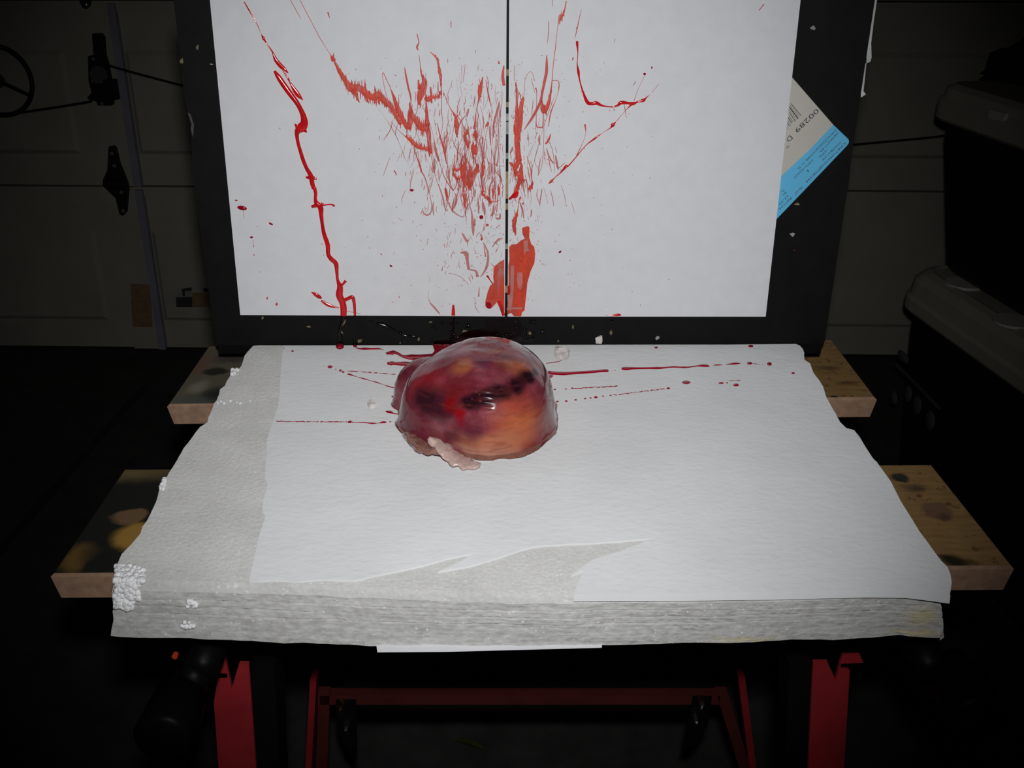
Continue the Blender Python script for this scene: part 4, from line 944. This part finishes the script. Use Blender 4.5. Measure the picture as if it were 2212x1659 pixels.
# ================================================================== BLOOD ON THE SLAB (parts of the slab)
ZN = Vector((0, 0, 1))
def zp(x, y): return on_z(x, y, ZT+FH+.00005)
def zstroke(f, P, name='blood_trail', mat=M_BDARK, h=.0012):
    pts = []; ws = []
    for x, y, w in smooth_path(P, 5):
        p = zp(*f(x, y)); pts.append(p)
        ws.append(w)
    # width: traced across the stroke in the picture, so measure it on the surface
    out = []
    for i, p in enumerate(pts):
        d = (pts[min(i+1, len(pts)-1)]-pts[max(i-1, 0)]); d = d.normalized() if d.length > 1e-9 else Vector((1, 0, 0))
        t = d.cross(ZN); e = mpp(p)
        vy = 1/ max(.25, abs(t.x)+abs(t.y)*.42)
        out.append(ws[i]*e*vy)
    s = MB(); s.ribbon(pts, out, ZN, h); return s.build(name, mat, slab, True)
def sc(P, k): return [(x, y, w/k) for x, y, w in P]
for P in ([(985, 585, 10), (1060, 600, 22), (1180, 600, 15), (1270, 600, 15), (1310, 612, 6)], [(1340, 655, 40), (1400, 645, 66), (1460, 650, 48), (1530, 685, 46), (1620, 692, 70), (1750, 690, 64), (1860, 690, 80)], [(1350, 768, 34), (1400, 765, 50), (1460, 768, 38), (1560, 770, 54), (1650, 775, 50)],
          [(900, 885, 10), (925, 890, 26), (1000, 915, 7), (1090, 940, 18), (1160, 960, 7), (1230, 980, 18), (1300, 1005, 7), (1375, 1028, 18), (1470, 1055, 7)], [(1338, 1310, 22), (1380, 1320, 42), (1430, 1335, 15), (1490, 1342, 8)], [(900, 1433, 8), (935, 1433, 26), (970, 1436, 6), (1090, 1438, 10), (1180, 1447, 16), (1240, 1445, 5), (1300, 1437, 26), (1345, 1435, 5)], [(1470, 1395, 24), (1490, 1425, 30), (1480, 1455, 12)]):
    zstroke(C3, sc(P, 5.267))
# pool at the foot of the board
s = MB(); s.prism([zp(*C3(x, y))+ZN*.0008 for x, y in ((1865, 556), (1880, 600), (1890, 630), (1860, 665), (1750, 668), (1600, 680), (1640, 725), (1800, 730), (2000, 735), (2300, 735), (2600, 700), (2620, 640), (2560, 556))], ZN, .0009); s.build('blood_pool', M_BDARK, slab)
drop(C3, 812, 572, 96, 66, M_BDARK, 'blood_drop', plane=zp, n=ZN, parent=slab, ht=.003); drop(C3, 985, 566, 50, 26, M_BDARK, 'blood_drop', plane=zp, n=ZN, parent=slab, ht=.002)
for x, y, w, h_ in ((700, 803, 58, 32), (818, 845, 36, 20), (850, 862, 34, 18), (1420, 1143, 46, 16), (273, 625, 32, 16), (1385, 1427, 22, 10), (175, 592, 14, 8), (765, 830, 12, 16)): drop(C3, x, y, w, h_, M_BDARK, plane=zp, n=ZN, parent=slab)
CJ = cropf(1180, 690, 3.814)
for P in ([(-40, 460, 60), (20, 442, 44), (60, 444, 34), (150, 447, 28), (280, 440, 24), (400, 432, 24), (470, 425, 24), (512, 425, 16)], [(620, 408, 14), (660, 407, 28), (720, 405, 15), (850, 403, 12), (940, 402, 16), (1040, 393, 11), (1150, 396, 12), (1250, 384, 12), (1320, 384, 18), (1345, 386, 10)], [(1375, 378, 4), (1410, 376, 9), (1450, 374, 4)], [(1480, 372, 4), (1550, 366, 17), (1600, 363, 4)], [(-10, 500, 40), (20, 480, 40), (45, 465, 30)], [(0, 362, 5), (70, 353, 9), (130, 338, 7), (180, 315, 8)]):
    zstroke(CJ, sc(P, 3.814))
for x, y, w, h_ in ((1675, 362, 44, 20), (1838, 367, 42, 26), (1685, 221, 44, 18), (905, 233, 30, 14), (2033, 444, 32, 11), (1153, 519, 72, 28), (1440, 526, 46, 10), (1563, 541, 50, 20), (1490, 523, 18, 8), (92, 677, 24, 12), (165, 674, 26, 10), (242, 664, 24, 10), (320, 654, 20, 8), (365, 648, 22, 8), (408, 642, 32, 16), (468, 633, 20, 7), (530, 626, 20, 7), (1005, 568, 30, 15), (567, 420, 9, 8), (70, 577, 20, 10), (162, 574, 18, 7), (216, 569, 28, 8)):
    drop(CJ, x, y, w, h_, M_BDARK, plane=zp, n=ZN, parent=slab)
s = MB()
def dots(f, a, c, n, r):
    for i in range(n):
        t = (i+random.uniform(-.3, .3))/n; x, y = a[0]+(c[0]-a[0])*t, a[1]+(c[1]-a[1])*t+random.uniform(-3, 3)
        p = zp(*f(x, y)); q = r*random.uniform(.6, 1.3); s.dome(p, Vector((q*1.6, 0, 0)), Vector((0, q, 0)), ZN, q*.5, 7)
dots(C3, (900, 850), (1450, 890), 24, .0007); dots(C3, (100, 1424), (900, 1430), 36, .0006); dots(CJ, (240, 568), (600, 548), 22, .0007); dots(CJ, (560, 622), (980, 572), 24, .0007); dots(CJ, (1700, 364), (1800, 372), 5, .0006); dots(CJ, (1520, 505), (1610, 497), 6, .0005)
s.build('blood_specks', M_BDARK, slab, True)['kind'] = 'stuff'

# ================================================================== GEL DOME
def smin(a, b_, k):
    h_ = max(k-abs(a-b_), 0)/k; return min(a, b_)-h_*h_*k*.25
def ell(p, c, r):
    q = p-c; k0 = math.sqrt((q.x/r[0])**2+(q.y/r[1])**2+(q.z/r[2])**2)
    k1 = math.sqrt((q.x/r[0]**2)**2+(q.y/r[1]**2)**2+(q.z/r[2]**2)**2)
    return k0*(k0-1)/k1 if k1 > 1e-9 else -.05
GC = Vector((-.026, .690, ZT))
def sell(p, c, r, e):
    """loaf-shaped superellipsoid"""
    f = (((p.x-c[0])/r[0])**2+((p.y-c[1])/r[1])**2)**(e/2)+abs((p.z-ZT)/r[2])**e
    return (f**(1/e)-1)*min(r)
def gsdf(p):
    d = smin(sell(p, (-.0161, .6859), (.0474, .0571, .0595), 2.7), sell(p, (-.0296, .683), (.0521, .0425, .054), 2.7), .010)
    return smin(d, sell(p, (-.0586, .715), (.0314, .0197, .0382), 2.5), .005)
def ghit(px, py):
    d = ray(px, py).normalized(); t = .5
    for _ in range(200):
        p = CAM+d*t; v = gsdf(p)
        if v < .0002: return p
        t += max(v*.7, .0003)
        if t > 1.1: break
    return on_z(px, py, ZT)
gel = thing('gel_dome', 'translucent pink and dark red gel dome lying on the foam slab', 'gel', GC)
# dye clouds inside the gel: coloured regions placed by depth in the block
k = NM('red_dyed_gel'); k.set(Roughness=0.22, IOR=1.36)
k.b.inputs['Specular IOR Level'].default_value = 0.15; k.b.inputs['Coat Weight'].default_value = 1.0; k.b.inputs['Coat IOR'].default_value = 1.36; k.b.inputs['Coat Roughness'].default_value = 0.075
k.b.inputs['Subsurface Weight'].default_value = 0.12; k.b.inputs['Subsurface Radius'].default_value = (1, .35, .3); k.b.inputs['Subsurface Scale'].default_value = 0.006
k.b.inputs['Transmission Weight'].default_value = 0.12
wv = k.warp(36, 0.020, 4)
n1 = k.noise(40, 5, .6)
col = k.ramp(n1, [(0.28, rgb(92, 26, 40)), (0.5, rgb(132, 54, 68)), (0.72, rgb(160, 92, 100))])
m_ = .77/F/4.424
def gs(x, y, rx, ry, soft, c, st=.9):
    global col
    h0 = ghit(*C4(x, y)); a = rx*m_; bq = ry*m_
    mk = k.spot(wv, tuple(h0), (a, max(bq, a)*.9 if bq > a else (a+bq)/2*.9, bq), soft)
    col = k.mix(k.math('MULTIPLY', mk, st), col, c)
R2 = rgb
gs(1560, 1000, 330, 230, .9, R2(196, 104, 62), .95); gs(1250, 1180, 420, 90, .9, R2(190, 118, 84), .85); gs(1500, 780, 260, 100, .8, R2(176, 74, 58), .8)
gs(1150, 1260, 360, 60, .8, R2(196, 146, 122), .7)
gs(600, 620, 260, 160, .9, R2(168, 34, 44), .8); gs(880, 700, 170, 200, .9, R2(120, 26, 26), .7)
gs(640, 790, 240, 170, .6, R2(60, 26, 38), 1.0); gs(790, 880, 170, 110, .8, R2(66, 28, 40), .9)
gs(940, 430, 130, 110, .7, R2(190, 108, 66), .85); gs(1480, 450, 150, 110, .7, R2(180, 104, 70), .85); gs(1300, 300, 110, 60, .8, R2(170, 100, 84), .7)
for x, y, a_, c_ in ((1190, 760, 120, 80), (1330, 700, 110, 70), (1470, 620, 100, 66), (1590, 560, 100, 66), (1060, 800, 100, 70), (1660, 500, 60, 50)): gs(x, y, a_*1.3, c_*1.25, .6, R2(44, 18, 26), 1.0)
gs(1190, 420, 100, 90, .8, R2(92, 44, 62), .8); gs(1560, 330, 70, 80, .8, R2(100, 60, 78), .7)
gs(850, 830, 70, 90, .8, R2(140, 8, 14), .9); gs(930, 950, 64, 90, .6, R2(158, 8, 14), .95)
gs(1030, 1050, 160, 120, .9, R2(94, 38, 56), .7); gs(830, 1110, 120, 70, .8, R2(84, 40, 52), .7); gs(700, 1080, 60, 90, .9, R2(150, 90, 92), .5)
# fibrous streaks running up to the right through the orange part
stx = k.noise(1.0, 3, .6, stretch=(60, 60, 330)); strk = k.ramp(stx, [(0.36, (1, 1, 1, 1)), (0.5, (0, 0, 0, 1))])
col = k.mix(k.math('MULTIPLY', strk, .38), col, R2(112, 50, 46))
flk = k.ramp(k.noise(190, 3, .7), [(0.63, (0, 0, 0, 1)), (0.72, (1, 1, 1, 1))]); col = k.mix(k.math('MULTIPLY', flk, .18), col, R2(190, 70, 50))
k.color(col)
wvt = k.new('ShaderNodeTexWave', wave_type='BANDS', bands_direction='Z'); wvt.inputs['Scale'].default_value = 95; wvt.inputs['Distortion'].default_value = 2.2; wvt.inputs['Detail'].default_value = 1; wvt.inputs['Detail Scale'].default_value = .6
k.link(k.coord(), wvt.inputs['Vector'])
hr = ghit(*C4(1110, 640)); rib = k.spot(k.coord(), tuple(hr), (.010, .02, .030), .9)
k.bump(k.math('ADD', k.math('MULTIPLY', k.math('MULTIPLY', wvt.outputs['Fac'], rib), 1.0), k.math('MULTIPLY', k.noise(55, 2), .9)), 0.30, 0.0022, True)
M_GEL = k.m
NA, NP = 150, 60; vs = []
for i in range(NP):
    el = (i/(NP-1))*math.pi/2*.995
    for j in range(NA):
        a = 2*math.pi*j/NA; d = Vector((math.cos(a)*math.cos(el), math.sin(a)*math.cos(el), math.sin(el)))
        r = .13
        while r > .004:
            v = gsdf(GC+d*r)
            if v < .0001: break
            r -= max(v*.75, .0002)
        p = GC+d*r
        nz = .0010*mnoise.noise(p*55)+.0003*mnoise.noise(p*160)
        if el < .25: nz += (.25-el)**2*.05+(.25-el)*.010*mnoise.noise(Vector((math.cos(a)*4, math.sin(a)*4, 1)))
        p = p + d*nz; p.z = max(p.z, ZT+FH+.0002); vs.append(p)
fs = [(i*NA+j, i*NA+(j+1) % NA, (i+1)*NA+(j+1) % NA, (i+1)*NA+j) for i in range(NP-1) for j in range(NA)]
fs += [tuple(range(NA)), tuple(range((NP-1)*NA, NP*NA))]
mesh_obj('dome', vs, fs, M_GEL, gel, True)
# clear torn rim round the base
def gelmat(name, c, tr, rough=.12):
    k = NM(name); k.set(Roughness=rough, IOR=1.36); f = k.noise(220, 4)
    k.color(k.ramp(f, [(.3, tuple(x*.8 for x in c[:3])+(1,)), (.7, tuple(min(1, x*1.15) for x in c[:3])+(1,))]))
    k.b.inputs['Transmission Weight'].default_value = tr; k.b.inputs['Coat Weight'].default_value = .8
    k.bump(k.noise(420, 4), .5, .001, True); return k.m
M_RIM = gelmat('clear_pink_gel', rgb(204, 150, 132), .6)
M_STRIP_GEL = gelmat('pale_gel_strip', rgb(240, 208, 198), .4)
M_CLEAR = gelmat('clear_gel', rgb(250, 236, 232), .2)
rim = [(346, 800), (352, 930), (372, 1000), (357, 1040), (392, 1090), (440, 1135), (500, 1195), (560, 1250), (640, 1285), (760, 1310), (900, 1322), (1060, 1326), (1130, 1345), (1260, 1345), (1320, 1320), (1420, 1332), (1550, 1312), (1640, 1272), (1708, 1232), (1730, 1165), (1800, 1145), (1868, 1085), (1860, 960), (1876, 815), (1830, 740)]
top = [on_z(*C4(x, y), ZT+FH+.0028) for x, y in rim]; bot = [on_z(*C4(x, y), ZT+FH+.0001) for x, y in rim]
s = MB(); n_ = len(rim); s.put(top+bot, [tuple(range(n_)), tuple(range(2*n_-1, n_-1, -1))]+[(i, (i+1) % n_, n_+(i+1) % n_, n_+i) for i in range(n_)])
rimo = s.build('torn_rim', M_RIM, gel); rimo['label'] = 'clear pinkish torn rim of the gel'
def lump(name, f, poly, z0, h_, mat, parent, seed, sub=3, lab=None):
    """bumpy little slab of gel on the foam, from a traced outline"""
    bm = bmesh.new()
    vv = [bm.verts.new(on_z(*f(x, y), z0)) for x, y in poly]; fc = bm.faces.new(vv)
    ex = bmesh.ops.extrude_face_region(bm, geom=[fc])
    for v in [g for g in ex['geom'] if isinstance(g, bmesh.types.BMVert)]: v.co.z += h_
    bmesh.ops.triangulate(bm, faces=[f_ for f_ in bm.faces if len(f_.verts) > 4])
    bmesh.ops.subdivide_edges(bm, edges=bm.edges[:], cuts=sub, use_grid_fill=True, smooth=.2)
    for v in bm.verts:
        if v.co.z > z0+h_*.3:
            v.co.z += h_*.55*mnoise.noise(v.co*160+Vector((seed, 0, 0)))
            v.co.x += .001*mnoise.noise(v.co*240+Vector((seed, 5, 0))); v.co.y += .001*mnoise.noise(v.co*240+Vector((seed, 9, 0)))
        v.co.z = max(v.co.z, z0)
    bmesh.ops.recalc_face_normals(bm, faces=bm.faces)
    me = bpy.data.meshes.new(name); bm.to_mesh(me); bm.free(); me.materials.append(mat)
    o = add(name, me, parent)
    if lab: o['label'] = lab
    return o
def flap(f, P, thick, mat, seed):
    """flattened, crumpled strip of gel; P = (x, y, width px, height over the foam)"""
    pts = [on_z(*f(x, y), ZT+FH+hz) for x, y, w, hz in P]; ws = [w*mpp(p)/4.424 for (x, y, w, hz), p in zip(P, pts)]
    cent = []; wid = []
    for i in range(len(pts)-1):
        for t in range(6): cent.append(pts[i].lerp(pts[i+1], t/6)); wid.append(ws[i]+(ws[i+1]-ws[i])*t/6)
    cent.append(pts[-1]); wid.append(ws[-1])
    K = 12; vs = []; fs = []
    for i, c in enumerate(cent):
        d = (cent[min(i+1, len(cent)-1)]-cent[max(i-1, 0)]).normalized(); t = d.cross(ZN).normalized(); u = t.cross(d)
        for j in range(K):
            a = 2*math.pi*j/K; q = c + t*(math.cos(a)*wid[i]/2) + u*(math.sin(a)*thick/2)
            q = q + Vector((mnoise.noise(q*190+Vector((seed, 0, 0))), mnoise.noise(q*190+Vector((0, seed, 0))), mnoise.noise(q*230+Vector((0, 0, seed)))))*.0022
            q.z = max(q.z, ZT+FH+.0002); vs.append(q)
    fs = [(i*K+j, i*K+(j+1) % K, (i+1)*K+(j+1) % K, (i+1)*K+j) for i in range(len(cent)-1) for j in range(K)]+[tuple(range(K)), tuple(range((len(cent)-1)*K, len(cent)*K))]
    o = mesh_obj('torn_strip', vs, fs, mat, gel, True); o['label'] = 'pale torn strip of gel hanging from the front left'
flap(C4, [(650, 1150, 60, .016), (735, 1200, 150, .013), (830, 1280, 220, .008), (930, 1350, 240, .004), (1040, 1385, 190, .003), (1140, 1395, 70, .002)], .0045, M_STRIP_GEL, 1)
flap(C4, [(440, 1090, 60, .004), (510, 1165, 130, .005), (590, 1225, 150, .006), (680, 1255, 150, .007), (760, 1235, 90, .010)], .0045, M_RIM, 6)
# added to sparkle in the flash: small glossy droplets on the front of the dome
s = MB()
def gnorm(p):
    e = .0006; return Vector((gsdf(p+Vector((e, 0, 0)))-gsdf(p-Vector((e, 0, 0))), gsdf(p+Vector((0, e, 0)))-gsdf(p-Vector((0, e, 0))), gsdf(p+Vector((0, 0, e)))-gsdf(p-Vector((0, 0, e))))).normalized()
for x, y, q in [(950, 825, 13), (780, 810, 8), (775, 930, 10), (870, 935, 8), (1020, 935, 9), (1000, 960, 8), (1060, 760, 10), (1075, 870, 10), (1190, 940, 10), (1215, 1000, 8), (1195, 960, 6), (720, 1030, 9), (720, 1190, 8), (1140, 1268, 10), (1030, 820, 8), (935, 785, 6), (1100, 690, 12), (1130, 720, 12), (1120, 640, 14), (1140, 780, 18), (1090, 560, 14), (1075, 530, 12), (820, 760, 6), (1040, 880, 7), (900, 1130, 5), (600, 680, 5), (660, 760, 5)]:
    h0 = ghit(*C4(x, y)); nn = gnorm(h0); t1 = nn.cross(Vector((0, 0, 1))).normalized(); t2 = t1.cross(nn); q *= m_*.8
    s.dome(h0+nn*.0002, t1*q*1.1, t2*q, nn, q*.75, 10)
o = s.build('sparkle_domes', blood('clear_red_sparkle', rgb(150, 60, 66), .16, .35, .1, False, 1.0), gel, True); o['kind'] = 'stuff'
# loose bits of clear gel
for (f, poly, h_, lb) in ((CJ, [(70, 300), (78, 260), (105, 250), (150, 275), (188, 288), (180, 320), (130, 340), (90, 328)], .005, 'clear reddish gel scrap on the foam slab, right of the gel dome'),
                          (C3, [(1130, 1245), (1150, 1215), (1185, 1212), (1215, 1240), (1205, 1275), (1160, 1280)], .003, 'tiny clear gel scrap on the foam slab, left of the gel dome'),
                          (CJ, [(408, 198), (412, 180), (440, 178), (458, 186), (456, 202)], .006, 'clear gel scrap at the foot of the black board')):
    o = lump('gel_scrap', f, poly, ZT+FH+.0002, h_, M_CLEAR, None, h_*1000, 2); tag(o, lb, 'gel scrap', 'loose gel scraps')
s = MB(); c_ = zp(1213, 770); s.ribbon([zp(*CJ(x, y)) for x, y in ((120, 332), (150, 325), (178, 305))], [.0018, .0028, .0016], ZN, .0006); s.build('blood_trail', M_BDARK, slab, True)

# dry leaf on the floor under the bench
lc = on_z(1015, 1608, .002); s = MB(); ax = Vector((.024, -.010, 0)); ay = Vector((.003, .007, 0))
vs = [lc-ax]+[lc-ax*(1-2*t)+ay*math.sin(math.pi*t)*sg+Vector((0, 0, .004*math.sin(math.pi*t))) for sg in (1, -1) for t in (.2, .4, .6, .8)]+[lc+ax, lc+ax*1.4]
mid = [lc-ax*(1-2*t)+Vector((0, 0, .001)) for t in (.2, .4, .6, .8)]
s.put(vs+mid, [(0, 1, 11)]+[(1+i, 2+i, 12+i, 11+i) for i in range(3)]+[(4, 9, 14)]+[(0, 11, 5)]+[(11+i, 12+i, 6+i, 5+i) for i in range(3)]+[(14, 9, 8)])
tag(s.build('leaf', plain('dry_leaf', rgb(66, 72, 42), .9, spec=.1)), 'small dry leaf lying on the dark floor under the workbench', 'leaf')
